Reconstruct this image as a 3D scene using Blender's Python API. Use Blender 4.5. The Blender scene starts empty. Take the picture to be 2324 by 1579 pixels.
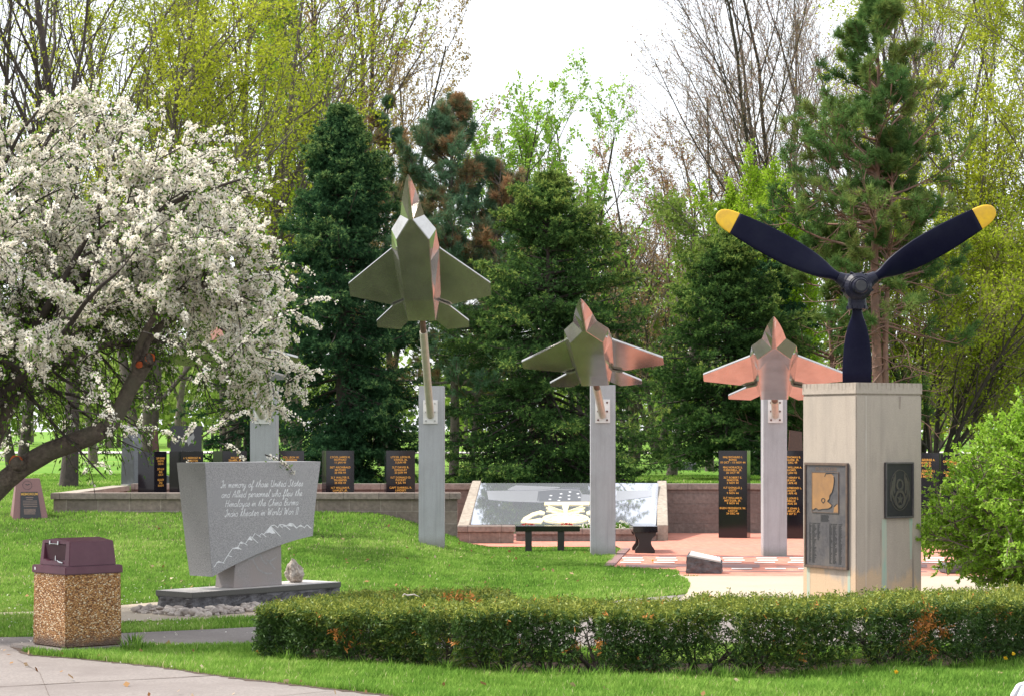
import bpy, bmesh, math
import numpy as np
from mathutils import Vector, Matrix, noise as mnoise

sc = bpy.context.scene
COL = sc.collection
R = math.radians

# ------------------------------------------------------------------ camera
F, CU, CV, H = 5000.0, 1162.0, 985.0, 2.0      # focal length and principal point in units of a 2324 wide picture, eye height
cam = bpy.data.objects.new('camera', bpy.data.cameras.new('camera'))
COL.objects.link(cam)
cam.location = (0, 0, H)
cam.rotation_euler = (R(90), 0, 0)
cam.data.sensor_width = 36
cam.data.lens = 36 * F / 2324
cam.data.shift_y = (CV - 789.5) / 2324
cam.data.clip_start = 0.5
cam.data.clip_end = 4000
sc.camera = cam

# ------------------------------------------------------------------ light
SUN = Vector((-0.56, 0.14, 0.82)).normalized()
w = bpy.data.worlds.new('World'); sc.world = w; w.use_nodes = True
nt = w.node_tree; nt.nodes.clear()
sky = nt.nodes.new('ShaderNodeTexSky'); sky.sky_type = 'NISHITA'; sky.sun_disc = False
sky.sun_elevation = math.asin(SUN.z); sky.sun_rotation = math.atan2(SUN.x, SUN.y)
sky.dust_density = 3.0
mx = nt.nodes.new('ShaderNodeMix'); mx.data_type = 'RGBA'
mx.inputs['Factor'].default_value = 0.62                     # thin bright cloud over the blue
mx.inputs['B'].default_value = (13.2, 13.5, 14.0, 1)
bg = nt.nodes.new('ShaderNodeBackground'); bg.inputs['Strength'].default_value = 0.11
out = nt.nodes.new('ShaderNodeOutputWorld')
nt.links.new(sky.outputs[0], mx.inputs['A']); nt.links.new(mx.outputs['Result'], bg.inputs['Color'])
nt.links.new(bg.outputs[0], out.inputs[0])
sun = bpy.data.objects.new('sun', bpy.data.lights.new('sun', 'SUN')); COL.objects.link(sun)
sun.data.energy = 4.4; sun.data.angle = R(6.0); sun.data.color = (1.0, 0.94, 0.85)
sun.rotation_euler = (-SUN).to_track_quat('-Z', 'Y').to_euler()
sun.location = (-20, 0, 40)
sc.view_settings.view_transform = 'Standard'; sc.view_settings.look = 'None'
sc.view_settings.exposure = 0.58; sc.view_settings.gamma = 1.0
sc.cycles.max_bounces = 7; sc.cycles.diffuse_bounces = 3; sc.cycles.glossy_bounces = 3
sc.cycles.transmission_bounces = 3; sc.cycles.transparent_max_bounces = 4

# ------------------------------------------------------------------ helpers
def W(u, v, D):
    return np.array(((u - CU) / F * D, D, H - (v - CV) / F * D))
def G(u, v, z=0.0):
    D = (H - z) * F / (v - CV)
    return np.array(((u - CU) / F * D, D, z))
def sstep(a, b, x):
    t = np.clip((np.asarray(x, float) - a) / (b - a), 0, 1); return t * t * (3 - 2 * t)
def tag(o, label=None, cat=None, group=None, kind=None):
    if label: o['label'] = label
    if cat: o['category'] = cat
    if group: o['group'] = group
    if kind: o['kind'] = kind
    return o
def empty(name, loc=(0, 0, 0), rz=0.0, label=None, cat=None, group=None):
    o = bpy.data.objects.new(name, None); COL.objects.link(o)
    o.location = tuple(loc); o.rotation_euler = (0, 0, rz); o.empty_display_size = 0.1
    return tag(o, label, cat, group)
def link(name, me, mats, parent=None):
    o = bpy.data.objects.new(name, me); COL.objects.link(o)
    if not isinstance(mats, (list, tuple)): mats = [mats]
    for m in mats: me.materials.append(m)
    if parent: o.parent = parent
    return o
def npmesh(name, V, faces, mats, parent=None, tint=None, smooth=False, midx=None):
    """faces: array (M,k) or a list of such arrays."""
    if not isinstance(faces, list): faces = [faces]
    faces = [np.asarray(f, np.int32) for f in faces if len(f)]
    V = np.asarray(V, np.float32)
    me = bpy.data.meshes.new(name)
    me.vertices.add(len(V)); me.vertices.foreach_set('co', V.ravel())
    lv = np.concatenate([f.ravel() for f in faces])
    tot = np.concatenate([np.full(len(f), f.shape[1], np.int32) for f in faces])
    st = np.concatenate(([0], np.cumsum(tot)[:-1])).astype(np.int32)
    me.loops.add(len(lv)); me.loops.foreach_set('vertex_index', lv)
    me.polygons.add(len(tot)); me.polygons.foreach_set('loop_start', st)
    if midx is not None: me.polygons.foreach_set('material_index', np.asarray(midx, np.int32))
    if smooth: me.polygons.foreach_set('use_smooth', np.ones(len(tot), bool))
    me.update(calc_edges=True)
    if tint is not None:
        a = me.attributes.new('tint', 'FLOAT', 'FACE'); a.data.foreach_set('value', np.asarray(tint, np.float32))
    return link(name, me, mats, parent)
class MB:
    """collects shapes into one bmesh"""
    def __init__(s): s.bm = bmesh.new()
    def poly(s, pts, mi=0):
        vs = [s.bm.verts.new(tuple(p)) for p in pts]
        f = s.bm.faces.new(vs); f.material_index = mi; return f
    def hull8(s, b, t, mi=0):
        """prism between two loops of equal length"""
        vb = [s.bm.verts.new(tuple(p)) for p in b]; vt = [s.bm.verts.new(tuple(p)) for p in t]
        n = len(b)
        fs = [s.bm.faces.new(vb[::-1]), s.bm.faces.new(vt)]
        for i in range(n): fs.append(s.bm.faces.new((vb[i], vb[(i + 1) % n], vt[(i + 1) % n], vt[i])))
        for f in fs: f.material_index = mi
    def box(s, x0, x1, y0, y1, z0, z1, mi=0, M=None):
        b = [(x0, y0, z0), (x1, y0, z0), (x1, y1, z0), (x0, y1, z0)]
        t = [(x, y, z1) for x, y, _ in b]
        if M is not None:
            b = [M @ Vector(p) for p in b]; t = [M @ Vector(p) for p in t]
        s.hull8(b, t, mi)
    def tube(s, pts, rad, n=10, mi=0, cap=True):
        V, Fq = tubes(np.array([pts], float), np.array([rad], float), n)
        vs = [s.bm.verts.new(tuple(p)) for p in V]
        for q in Fq: s.bm.faces.new([vs[i] for i in q]).material_index = mi
        if cap:
            s.bm.faces.new(vs[:n][::-1]).material_index = mi; s.bm.faces.new(vs[-n:]).material_index = mi
    def build(s, name, mats, parent=None, bevel=0.0, smooth=False, seg=2):
        bm = s.bm
        bmesh.ops.recalc_face_normals(bm, faces=bm.faces[:])
        if bevel:
            es = [e for e in bm.edges if len(e.link_faces) == 2 and e.calc_face_angle(0) > 0.5]
            bmesh.ops.bevel(bm, geom=es, offset=bevel, segments=seg, affect='EDGES', clamp_overlap=True)
        me = bpy.data.meshes.new(name); bm.to_mesh(me); bm.free()
        if smooth: me.polygons.foreach_set('use_smooth', [True] * len(me.polygons))
        return link(name, me, mats, parent)
def unit(a): return a / np.maximum(np.linalg.norm(a, axis=-1, keepdims=True), 1e-9)
def tubes(P, rad, S):
    """P (B,N,3), rad (B,N) -> verts, quads"""
    B, N, _ = P.shape
    T = np.empty_like(P); T[:, 1:-1] = P[:, 2:] - P[:, :-2]; T[:, 0] = P[:, 1] - P[:, 0]; T[:, -1] = P[:, -1] - P[:, -2]
    T = unit(T); m = T.mean(1)
    ref = np.zeros((B, 3)); k = np.argmin(np.abs(m), 1); ref[np.arange(B), k] = 1
    n1 = unit(np.cross(T, ref[:, None, :])); n2 = np.cross(T, n1)
    a = np.arange(S) * 2 * math.pi / S
    V = P[:, :, None, :] + rad[:, :, None, None] * (np.cos(a)[None, None, :, None] * n1[:, :, None, :] + np.sin(a)[None, None, :, None] * n2[:, :, None, :])
    idx = np.arange(B * N * S).reshape(B, N, S)
    q = np.stack([idx[:, :-1], np.roll(idx[:, :-1], -1, 2), np.roll(idx[:, 1:], -1, 2), idx[:, 1:]], -1)
    return V.reshape(-1, 3), q.reshape(-1, 4)
class NB:
    """collects numpy pieces (verts, faces of one size, tint) into one mesh"""
    def __init__(s): s.v, s.f, s.t, s.n = [], [], [], 0
    def add(s, V, Fc, t=None):
        s.v.append(V); s.f.append(Fc + s.n); s.n += len(V)
        s.t.append(np.zeros(len(Fc)) if t is None else t)
    def build(s, name, mats, parent=None, smooth=False, tint=False):
        return npmesh(name, np.concatenate(s.v), s.f, mats, parent, np.concatenate(s.t) if tint else None, smooth)

# ------------------------------------------------------------------ materials
def newmat(name):
    m = bpy.data.materials.new(name); m.use_nodes = True
    t = m.node_tree; t.nodes.clear()
    o = t.nodes.new('ShaderNodeOutputMaterial')
    return m, t, o
def N(t, typ, **kw):
    n = t.nodes.new(typ)
    for k, v in kw.items():
        if k in n.inputs: n.inputs[k].default_value = v
        else: setattr(n, k, v)
    return n
def ramp(t, src, stops):
    r = t.nodes.new('ShaderNodeValToRGB')
    e = r.color_ramp.elements
    while len(e) > 1: e.remove(e[-1])
    e[0].position, e[0].color = stops[0][0], (*stops[0][1], 1)
    for p, c in stops[1:]:
        x = e.new(p); x.color = (*c, 1)
    t.links.new(src, r.inputs[0]); return r.outputs[0]
def mixc(t, fac, a, b, blend='MIX'):
    n = t.nodes.new('ShaderNodeMix'); n.data_type = 'RGBA'; n.blend_type = blend
    for s, v in (('Factor', fac), ('A', a), ('B', b)):
        if hasattr(v, 'links'): t.links.new(v, n.inputs[s])
        elif s == 'Factor': n.inputs[s].default_value = v
        else: n.inputs[s].default_value = (*v, 1)
    return n.outputs['Result']
def coords(t, scale=(1, 1, 1), kind='Object', rot=(0, 0, 0)):
    c = t.nodes.new('ShaderNodeTexCoord'); m = t.nodes.new('ShaderNodeMapping')
    m.inputs['Scale'].default_value = scale; m.inputs['Rotation'].default_value = rot
    t.links.new(c.outputs[kind], m.inputs[0]); return m.outputs[0]
def noisetex(t, co, scale, detail=4, rough=0.6):
    n = N(t, 'ShaderNodeTexNoise', Scale=scale, Detail=detail, Roughness=rough)
    t.links.new(co, n.inputs['Vector']); return n.outputs['Fac']
def surf(name, c1, c2=None, scale=6, rough=0.7, metal=0.0, bump=0.0, bscale=None, c3=None, s3=1.2, lo=0.35, hi=0.65, spec=0.5, coat=0.0):
    """principled surface: fine noise between c1 and c2, broad blotches towards c3"""
    m, t, o = newmat(name)
    p = N(t, 'ShaderNodeBsdfPrincipled', Roughness=rough, Metallic=metal)
    p.inputs['Specular IOR Level'].default_value = spec
    p.inputs['Coat Weight'].default_value = coat
    t.links.new(p.outputs[0], o.inputs[0])
    co = coords(t)
    if c2 is None: c2 = tuple(x * 0.85 for x in c1)
    col = ramp(t, noisetex(t, co, scale), [(lo, c1), (hi, c2)])
    if c3 is not None:
        f = ramp(t, noisetex(t, co, s3, 3), [(0.45, (0, 0, 0)), (0.7, (1, 1, 1))])
        col = mixc(t, f, col, c3)
    t.links.new(col, p.inputs['Base Color'])
    if bump:
        b = N(t, 'ShaderNodeBump', Strength=bump, Distance=0.02)
        t.links.new(noisetex(t, co, bscale or scale, 5), b.inputs['Height']); t.links.new(b.outputs[0], p.inputs['Normal'])
    return m
def leafmat(name, stops, trans=0.35, gloss=0.0):
    m, t, o = newmat(name)
    a = N(t, 'ShaderNodeAttribute', attribute_name='tint')
    c = ramp(t, a.outputs['Fac'], stops)
    d = t.nodes.new('ShaderNodeBsdfDiffuse'); tr = t.nodes.new('ShaderNodeBsdfTranslucent')
    t.links.new(c, d.inputs[0]); t.links.new(c, tr.inputs[0])
    mxs = N(t, 'ShaderNodeMixShader', Fac=trans)
    t.links.new(d.outputs[0], mxs.inputs[1]); t.links.new(tr.outputs[0], mxs.inputs[2])
    res = mxs.outputs[0]
    if gloss:
        g = N(t, 'ShaderNodeBsdfGlossy', Roughness=0.45); g.inputs[0].default_value = (0.6, 0.65, 0.6, 1)
        m2 = N(t, 'ShaderNodeMixShader', Fac=gloss)
        t.links.new(res, m2.inputs[1]); t.links.new(g.outputs[0], m2.inputs[2]); res = m2.outputs[0]
    t.links.new(res, o.inputs[0]); return m
def brickmat(name, axes, bw, bh, mortar, cA, cB, cM, rough=0.85, bump=0.6, stain=None, nscale=14):
    """axes 'xz' for walls, 'yz' for returns, 'xy' for paving"""
    m, t, o = newmat(name)
    p = N(t, 'ShaderNodeBsdfPrincipled', Roughness=rough); t.links.new(p.outputs[0], o.inputs[0])
    c = t.nodes.new('ShaderNodeTexCoord'); s = t.nodes.new('ShaderNodeSeparateXYZ'); k = t.nodes.new('ShaderNodeCombineXYZ')
    t.links.new(c.outputs['Object'], s.inputs[0])
    for i, ax in enumerate(axes): t.links.new(s.outputs['xyz'.index(ax)], k.inputs[i])
    b = N(t, 'ShaderNodeTexBrick', Scale=1.0)
    b.inputs['Color1'].default_value = (*cA, 1); b.inputs['Color2'].default_value = (*cB, 1); b.inputs['Mortar'].default_value = (*cM, 1)
    b.inputs['Mortar Size'].default_value = mortar; b.inputs['Brick Width'].default_value = bw; b.inputs['Row Height'].default_value = bh
    b.inputs['Mortar Smooth'].default_value = 0.2
    t.links.new(k.outputs[0], b.inputs['Vector'])
    nz = noisetex(t, c.outputs['Object'], nscale, 6)
    col = mixc(t, 0.75, b.outputs['Color'], ramp(t, nz, [(0.3, (0.35, 0.35, 0.35)), (0.7, (0.75, 0.75, 0.75))]), 'OVERLAY')
    if stain:
        f = ramp(t, noisetex(t, c.outputs['Object'], 0.7, 4), [(0.45, (0, 0, 0)), (0.68, (1, 1, 1))])
        col = mixc(t, f, col, mixc(t, 0.45, col, stain))
    t.links.new(col, p.inputs['Base Color'])
    bp = N(t, 'ShaderNodeBump', Strength=bump, Distance=0.02)
    h = t.nodes.new('ShaderNodeMath'); h.operation = 'MULTIPLY_ADD'
    t.links.new(b.outputs['Fac'], h.inputs[0]); h.inputs[1].default_value = -1.0; t.links.new(nz, h.inputs[2])
    t.links.new(h.outputs[0], bp.inputs['Height']); t.links.new(bp.outputs[0], p.inputs['Normal'])
    return m

M = {}
M['concrete_path'] = surf('path_concrete', (0.235, 0.205, 0.19), (0.17, 0.148, 0.138), 45, 0.9, bump=0.25, c3=(0.165, 0.14, 0.13), s3=1.3)
M['apron'] = surf('apron_concrete', (0.42, 0.35, 0.27), (0.36, 0.30, 0.23), 40, 0.9, bump=0.1, c3=(0.33, 0.275, 0.215), s3=0.6)
M['road'] = surf('road_concrete', (0.50, 0.46, 0.42), None, 3, 0.9)
M['granite_grey'] = surf('grey_granite', (0.43, 0.435, 0.46), (0.30, 0.305, 0.325), 140, 0.6, bump=0.06, c3=(0.34, 0.345, 0.365), s3=1.6, lo=0.42, hi=0.58)
def streaked(name, c1, c2, cs, cd, rough=0.6):
    """speckled granite with faint vertical weather streaks and soil splash at the foot"""
    m, t, o = newmat(name)
    p = N(t, 'ShaderNodeBsdfPrincipled', Roughness=rough); t.links.new(p.outputs[0], o.inputs[0])
    co = coords(t)
    c = ramp(t, noisetex(t, co, 140), [(0.42, c1), (0.58, c2)])
    f = ramp(t, noisetex(t, coords(t, (16, 16, 0.5)), 1.4, 5), [(0.48, (0, 0, 0)), (0.72, (1, 1, 1))])
    c = mixc(t, f, c, mixc(t, 0.5, c, cs))
    f = ramp(t, noisetex(t, coords(t, (2, 2, 1.2)), 1.5, 4), [(0.45, (0, 0, 0)), (0.65, (1, 1, 1))])
    c = mixc(t, f, c, mixc(t, 0.4, c, cs))
    sp = t.nodes.new('ShaderNodeSeparateXYZ'); t.links.new(co, sp.inputs[0])
    ad = t.nodes.new('ShaderNodeMath'); ad.operation = 'MULTIPLY_ADD'; ad.inputs[1].default_value = 0.25
    t.links.new(noisetex(t, co, 7), ad.inputs[0]); t.links.new(sp.outputs['Z'], ad.inputs[2])
    f = ramp(t, ad.outputs[0], [(0.13, (1, 1, 1)), (0.32, (0, 0, 0))])
    c = mixc(t, f, c, mixc(t, 0.6, c, cd))
    t.links.new(c, p.inputs['Base Color'])
    b = N(t, 'ShaderNodeBump', Strength=0.08, Distance=0.02)
    t.links.new(noisetex(t, co, 140), b.inputs['Height']); t.links.new(b.outputs[0], p.inputs['Normal'])
    return m
M['granite_grey'] = streaked('pylon_granite', (0.44, 0.445, 0.47), (0.29, 0.295, 0.315), (0.24, 0.245, 0.25), (0.16, 0.15, 0.10))
M['granite_stone'] = surf('flamed_granite', (0.38, 0.37, 0.38), (0.20, 0.195, 0.202), 130, 0.55, bump=0.1, c3=(0.29, 0.285, 0.295), s3=2, lo=0.40, hi=0.60)
M['granite_plinth'] = surf('plinth_granite', (0.30, 0.27, 0.265), (0.22, 0.20, 0.195), 90, 0.7, bump=0.1, c3=(0.27, 0.23, 0.22), s3=3)
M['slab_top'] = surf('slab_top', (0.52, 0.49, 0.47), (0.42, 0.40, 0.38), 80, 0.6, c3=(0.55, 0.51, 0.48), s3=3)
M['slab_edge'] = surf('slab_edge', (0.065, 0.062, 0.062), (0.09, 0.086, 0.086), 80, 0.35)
M['slab_rough'] = surf('slab_rough', (0.045, 0.043, 0.048), (0.11, 0.105, 0.112), 9, 0.6, bump=1.0, bscale=18)
M['black_granite'] = surf('black_granite', (0.008, 0.008, 0.011), (0.012, 0.012, 0.016), 120, 0.08, spec=0.5)
M['black_honed'] = surf('black_honed', (0.012, 0.011, 0.012), (0.02, 0.019, 0.02), 120, 0.35)
M['panel'] = surf('polished_panel', (0.60, 0.62, 0.68), (0.55, 0.57, 0.62), 90, 0.035, metal=0.8)
M['panel_etch'] = surf('etched_panel', (0.42, 0.43, 0.46), (0.36, 0.37, 0.40), 60, 0.25, metal=0.45)
M['panel_etch_dark'] = surf('etched_dark', (0.25, 0.26, 0.29), None, 60, 0.25, metal=0.45)
M['star'] = surf('etched_star', (0.62, 0.63, 0.66), None, 60, 0.5)
M['gold'] = surf('gold_leaf', (0.95, 0.86, 0.56), (0.92, 0.78, 0.42), 30, 0.35, metal=0.25)
M['gold_paint'] = surf('gold_paint', (0.66, 0.36, 0.055), None, 30, 0.5)
M['silver_paint'] = surf('silver_paint', (0.62, 0.62, 0.64), None, 30, 0.6)
M['engraved'] = surf('engraved_light', (0.80, 0.80, 0.82), (0.68, 0.68, 0.70), 60, 0.8)
M['etch_light'] = surf('etched_pale', (0.33, 0.32, 0.32), (0.25, 0.24, 0.24), 40, 0.8)
M['pedestal'] = None
M['bronze'] = surf('bronze', (0.115, 0.108, 0.115), (0.085, 0.08, 0.088), 30, 0.42, metal=0.35, c3=(0.15, 0.135, 0.13), s3=4)
M['bronze_dark'] = surf('bronze_dark', (0.035, 0.035, 0.04), (0.045, 0.043, 0.046), 30, 0.4, metal=0.35)
M['bronze_edge'] = surf('bronze_edge', (0.22, 0.15, 0.115), (0.15, 0.115, 0.10), 20, 0.4, metal=0.5)
M['bronze_relief'] = surf('bronze_relief', (0.09, 0.085, 0.08), (0.12, 0.105, 0.09), 20, 0.4, metal=0.4)
M['copper_map'] = surf('copper_map', (0.38, 0.205, 0.085), (0.33, 0.18, 0.08), 10, 0.45, metal=0.25, c3=(0.27, 0.155, 0.08), s3=6)
M['jet'] = surf('jet_metal', (0.52, 0.505, 0.49), (0.48, 0.465, 0.45), 6, 0.13, metal=0.85, c3=(0.41, 0.395, 0.375), s3=3.5)
M['pole'] = surf('pole_paint', (0.56, 0.53, 0.45), (0.48, 0.45, 0.38), 8, 0.35, metal=0.2)
M['pole_end'] = surf('pole_stub', (0.16, 0.10, 0.075), (0.10, 0.07, 0.055), 12, 0.6)  # dark reflection at the joint put into a brown stub colour
M['plate'] = surf('plate_paint', (0.72, 0.71, 0.71), (0.64, 0.62, 0.61), 14, 0.5)
M['bolt_rust'] = surf('bolt_rust', (0.14, 0.06, 0.05), (0.08, 0.04, 0.035), 30, 0.8)
M['bolt'] = surf('bolt_steel', (0.45, 0.44, 0.43), None, 30, 0.4, metal=0.7)
M['prop_blue'] = surf('blade_paint', (0.0022, 0.0026, 0.014), (0.004, 0.0045, 0.018), 40, 0.42, spec=0.10, c3=(0.007, 0.008, 0.020), s3=3)
M['prop_hub'] = surf('hub_paint', (0.006, 0.007, 0.020), (0.010, 0.010, 0.022), 20, 0.42, spec=0.25)
M['prop_cap'] = surf('cap_paint', (0.02, 0.021, 0.026), (0.03, 0.03, 0.034), 20, 0.5)
M['prop_yellow'] = surf('tip_paint', (0.82, 0.50, 0.015), (0.72, 0.42, 0.02), 8, 0.5, c3=(0.62, 0.36, 0.03), s3=9)
M['lid'] = surf('lid_plastic', (0.078, 0.022, 0.038), (0.092, 0.028, 0.046), 12, 0.42, c3=(0.10, 0.034, 0.052), s3=5)
M['lid_dark'] = surf('flap_plastic', (0.055, 0.018, 0.030), None, 12, 0.5)
M['chrome'] = surf('chrome', (0.6, 0.6, 0.6), None, 10, 0.25, metal=1)
M['red_granite'] = surf('red_granite', (0.24, 0.115, 0.10), (0.16, 0.08, 0.08), 90, 0.5, c3=(0.22, 0.11, 0.105))
M['brown_stone'] = surf('brown_stone', (0.125, 0.055, 0.043), (0.09, 0.042, 0.034), 30, 0.6)
M['dark_stone'] = surf('dark_stone', (0.055, 0.058, 0.065), (0.04, 0.042, 0.048), 60, 0.3, c3=(0.09, 0.095, 0.105), s3=3)
M['dark_stone_edge'] = surf('dark_stone_edge', (0.19, 0.19, 0.21), (0.14, 0.14, 0.155), 40, 0.6)
M['white_plastic'] = surf('white_plastic', (0.78, 0.79, 0.82), None, 10, 0.45)
M['lime_sheet'] = surf('lime_sheet', (0.52, 0.72, 0.03), None, 10, 0.5)
M['pebble'] = surf('river_pebble', (0.46, 0.40, 0.36), (0.25, 0.215, 0.20), 7, 0.8, c3=(0.56, 0.50, 0.45), s3=4)
M['marker_rock'] = surf('marble_rock', (0.62, 0.56, 0.50), (0.16, 0.12, 0.09), 11, 0.85, bump=1.0, bscale=16, c3=(0.30, 0.24, 0.19), s3=7)
M['bark'] = surf('bark', (0.060, 0.046, 0.037), (0.155, 0.122, 0.098), 18, 0.95, bump=1.0, bscale=26, c3=(0.095, 0.085, 0.06), s3=3)
M['bark_grey'] = surf('bark_grey', (0.095, 0.075, 0.062), (0.14, 0.115, 0.10), 10, 0.95, bump=0.6, bscale=20)
M['bark_twig'] = surf('bark_twig', (0.16, 0.112, 0.092), (0.23, 0.172, 0.142), 5, 0.95)
M['bark_dark'] = surf('bark_dark', (0.035, 0.028, 0.024), (0.065, 0.052, 0.042), 10, 0.95, bump=0.6, bscale=20)
M['bark_pine'] = surf('bark_pine', (0.26, 0.14, 0.10), (0.17, 0.105, 0.08), 9, 0.95, bump=0.8, bscale=16, c3=(0.20, 0.13, 0.105), s3=2)
M['cut_wood'] = surf('cut_wood', (0.55, 0.12, 0.02), (0.42, 0.085, 0.015), 14, 0.8, c3=(0.30, 0.05, 0.012), s3=9)
M['mulch'] = surf('mulch', (0.10, 0.065, 0.045), (0.055, 0.036, 0.026), 30, 0.95, bump=0.8)
M['flower_red'] = surf('petal_red', (0.5, 0.02, 0.03), None, 10, 0.6)
M['dandelion'] = surf('petal_yellow', (0.85, 0.55, 0.01), None, 10, 0.6)
M['paver_pale'] = surf('pale_paver', (0.66, 0.60, 0.56), (0.58, 0.52, 0.49), 20, 0.8)
M['plaza_dark'] = surf('dark_plaza_tone', (0.20, 0.12, 0.115), (0.26, 0.15, 0.14), 8, 0.8)
M['wall'] = brickmat('split_face_block', 'xz', 0.42, 0.2, 0.008, (0.205, 0.168, 0.148), (0.14, 0.115, 0.102), (0.18, 0.158, 0.14), bump=0.9, stain=(0.14, 0.10, 0.09))
M['wall_side'] = brickmat('split_face_block_return', 'yz', 0.42, 0.2, 0.008, (0.205, 0.168, 0.148), (0.14, 0.115, 0.102), (0.18, 0.158, 0.14), bump=0.9, stain=(0.14, 0.10, 0.09))
M['low_wall'] = brickmat('grey_block', 'xz', 0.55, 0.22, 0.009, (0.225, 0.18, 0.15), (0.17, 0.135, 0.115), (0.29, 0.245, 0.21), bump=0.6, stain=(0.12, 0.10, 0.08))
M['coping'] = brickmat('coping_stone', 'xz', 0.62, 3.0, 0.006, (0.25, 0.205, 0.175), (0.20, 0.165, 0.14), (0.10, 0.08, 0.07), bump=0.6, stain=(0.16, 0.12, 0.10))
M['coping_side'] = brickmat('coping_stone_side', 'yz', 0.62, 3.0, 0.006, (0.31, 0.265, 0.215), (0.26, 0.222, 0.185), (0.12, 0.10, 0.085), bump=0.4, stain=(0.24, 0.19, 0.15))
M['plaza'] = brickmat('plaza_brick', 'xy', 0.21, 0.105, 0.004, (0.50, 0.185, 0.125), (0.43, 0.155, 0.105), (0.36, 0.22, 0.175), bump=0.15, stain=(0.38, 0.175, 0.14), nscale=6)

def aggregate():
    m, t, o = newmat('pea_gravel_aggregate')
    p = N(t, 'ShaderNodeBsdfPrincipled', Roughness=0.7); t.links.new(p.outputs[0], o.inputs[0])
    co = coords(t, (1, 1, 1.5))
    v = N(t, 'ShaderNodeTexVoronoi', Scale=62.0); t.links.new(co, v.inputs['Vector'])
    s = t.nodes.new('ShaderNodeSeparateColor'); t.links.new(v.outputs['Color'], s.inputs[0])
    c = ramp(t, s.outputs[0], [(0.0, (0.24, 0.10, 0.03)), (0.25, (0.42, 0.21, 0.07)), (0.5, (0.50, 0.28, 0.10)), (0.72, (0.36, 0.16, 0.05)), (0.86, (0.62, 0.46, 0.28)), (1.0, (0.75, 0.62, 0.45))])
    e = ramp(t, v.outputs['Distance'], [(0.35, (1, 1, 1)), (0.75, (0.30, 0.22, 0.16))])
    c = mixc(t, 1.0, c, e, 'MULTIPLY')
    # dirt splashed up from the ground
    sp = t.nodes.new('ShaderNodeSeparateXYZ'); tc = t.nodes.new('ShaderNodeTexCoord'); t.links.new(tc.outputs['Object'], sp.inputs[0])
    ad = t.nodes.new('ShaderNodeMath'); ad.operation = 'MULTIPLY_ADD'; ad.inputs[1].default_value = 0.16
    t.links.new(noisetex(t, tc.outputs['Object'], 9), ad.inputs[0]); t.links.new(sp.outputs['Z'], ad.inputs[2])
    f = ramp(t, ad.outputs[0], [(0.11, (1, 1, 1)), (0.20, (0, 0, 0))])
    c = mixc(t, f, c, (0.10, 0.06, 0.04))
    t.links.new(c, p.inputs['Base Color'])
    b = N(t, 'ShaderNodeBump', Strength=1.0, Distance=0.008); b.invert = True
    t.links.new(v.outputs['Distance'], b.inputs['Height']); t.links.new(b.outputs[0], p.inputs['Normal'])
    return m
M['aggregate'] = aggregate()

def pedestal_mat():
    """old cast concrete: grey top, tan rust wash lower, streaks, green copper stains under the plaques"""
    m, t, o = newmat('stained_concrete')
    p = N(t, 'ShaderNodeBsdfPrincipled', Roughness=0.85); t.links.new(p.outputs[0], o.inputs[0])
    tc = t.nodes.new('ShaderNodeTexCoord'); sp = t.nodes.new('ShaderNodeSeparateXYZ'); t.links.new(tc.outputs['Object'], sp.inputs[0])
    st = coords(t, (2.2, 2.2, 0.7))
    base = ramp(t, noisetex(t, st, 2.2, 5), [(0.3, (0.33, 0.285, 0.24)), (0.55, (0.38, 0.325, 0.27)), (0.75, (0.30, 0.26, 0.22))])
    ad = t.nodes.new('ShaderNodeMath'); ad.operation = 'MULTIPLY_ADD'; ad.inputs[1].default_value = 0.9
    t.links.new(noisetex(t, st, 1.6, 4), ad.inputs[0]); t.links.new(sp.outputs['Z'], ad.inputs[2])
    low = ramp(t, ad.outputs[0], [(0.9, (1, 1, 1)), (2.1, (0, 0, 0))])
    base = mixc(t, low, base, mixc(t, 0.85, base, (0.52, 0.37, 0.235)))
    gr = ramp(t, noisetex(t, coords(t, (7, 7, 0.22)), 1.3, 5), [(0.58, (0, 0, 0)), (0.78, (1, 1, 1))])
    base = mixc(t, gr, base, mixc(t, 0.28, base, (0.16, 0.13, 0.115)))
    fine = ramp(t, noisetex(t, tc.outputs['Object'], 70, 3), [(0.3, (0.42, 0.42, 0.42)), (0.7, (0.58, 0.58, 0.58))])
    base = mixc(t, 0.6, base, fine, 'OVERLAY')
    t.links.new(base, p.inputs['Base Color'])
    b = N(t, 'ShaderNodeBump', Strength=0.12, Distance=0.01)
    t.links.new(noisetex(t, tc.outputs['Object'], 40, 5), b.inputs['Height']); t.links.new(b.outputs[0], p.inputs['Normal'])
    return m
M['pedestal'] = pedestal_mat()
def stainmat(name, col, amt=1.0):
    m, t, o = newmat(name)
    p = N(t, 'ShaderNodeBsdfPrincipled', Roughness=0.85); t.links.new(p.outputs[0], o.inputs[0])
    c = ramp(t, noisetex(t, coords(t, (8, 8, 0.8)), 3, 5), [(0.3, col), (0.7, (0.45, 0.385, 0.31))])
    t.links.new(c, p.inputs['Base Color']); return m
M['verdigris'] = stainmat('verdigris_stain', (0.27, 0.42, 0.34))
M['lime_run'] = stainmat('lime_run', (0.62, 0.58, 0.52))
M['dark_run'] = stainmat('dark_run', (0.17, 0.13, 0.115))
M['rust_wash'] = stainmat('rust_wash', (0.50, 0.36, 0.235))

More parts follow.
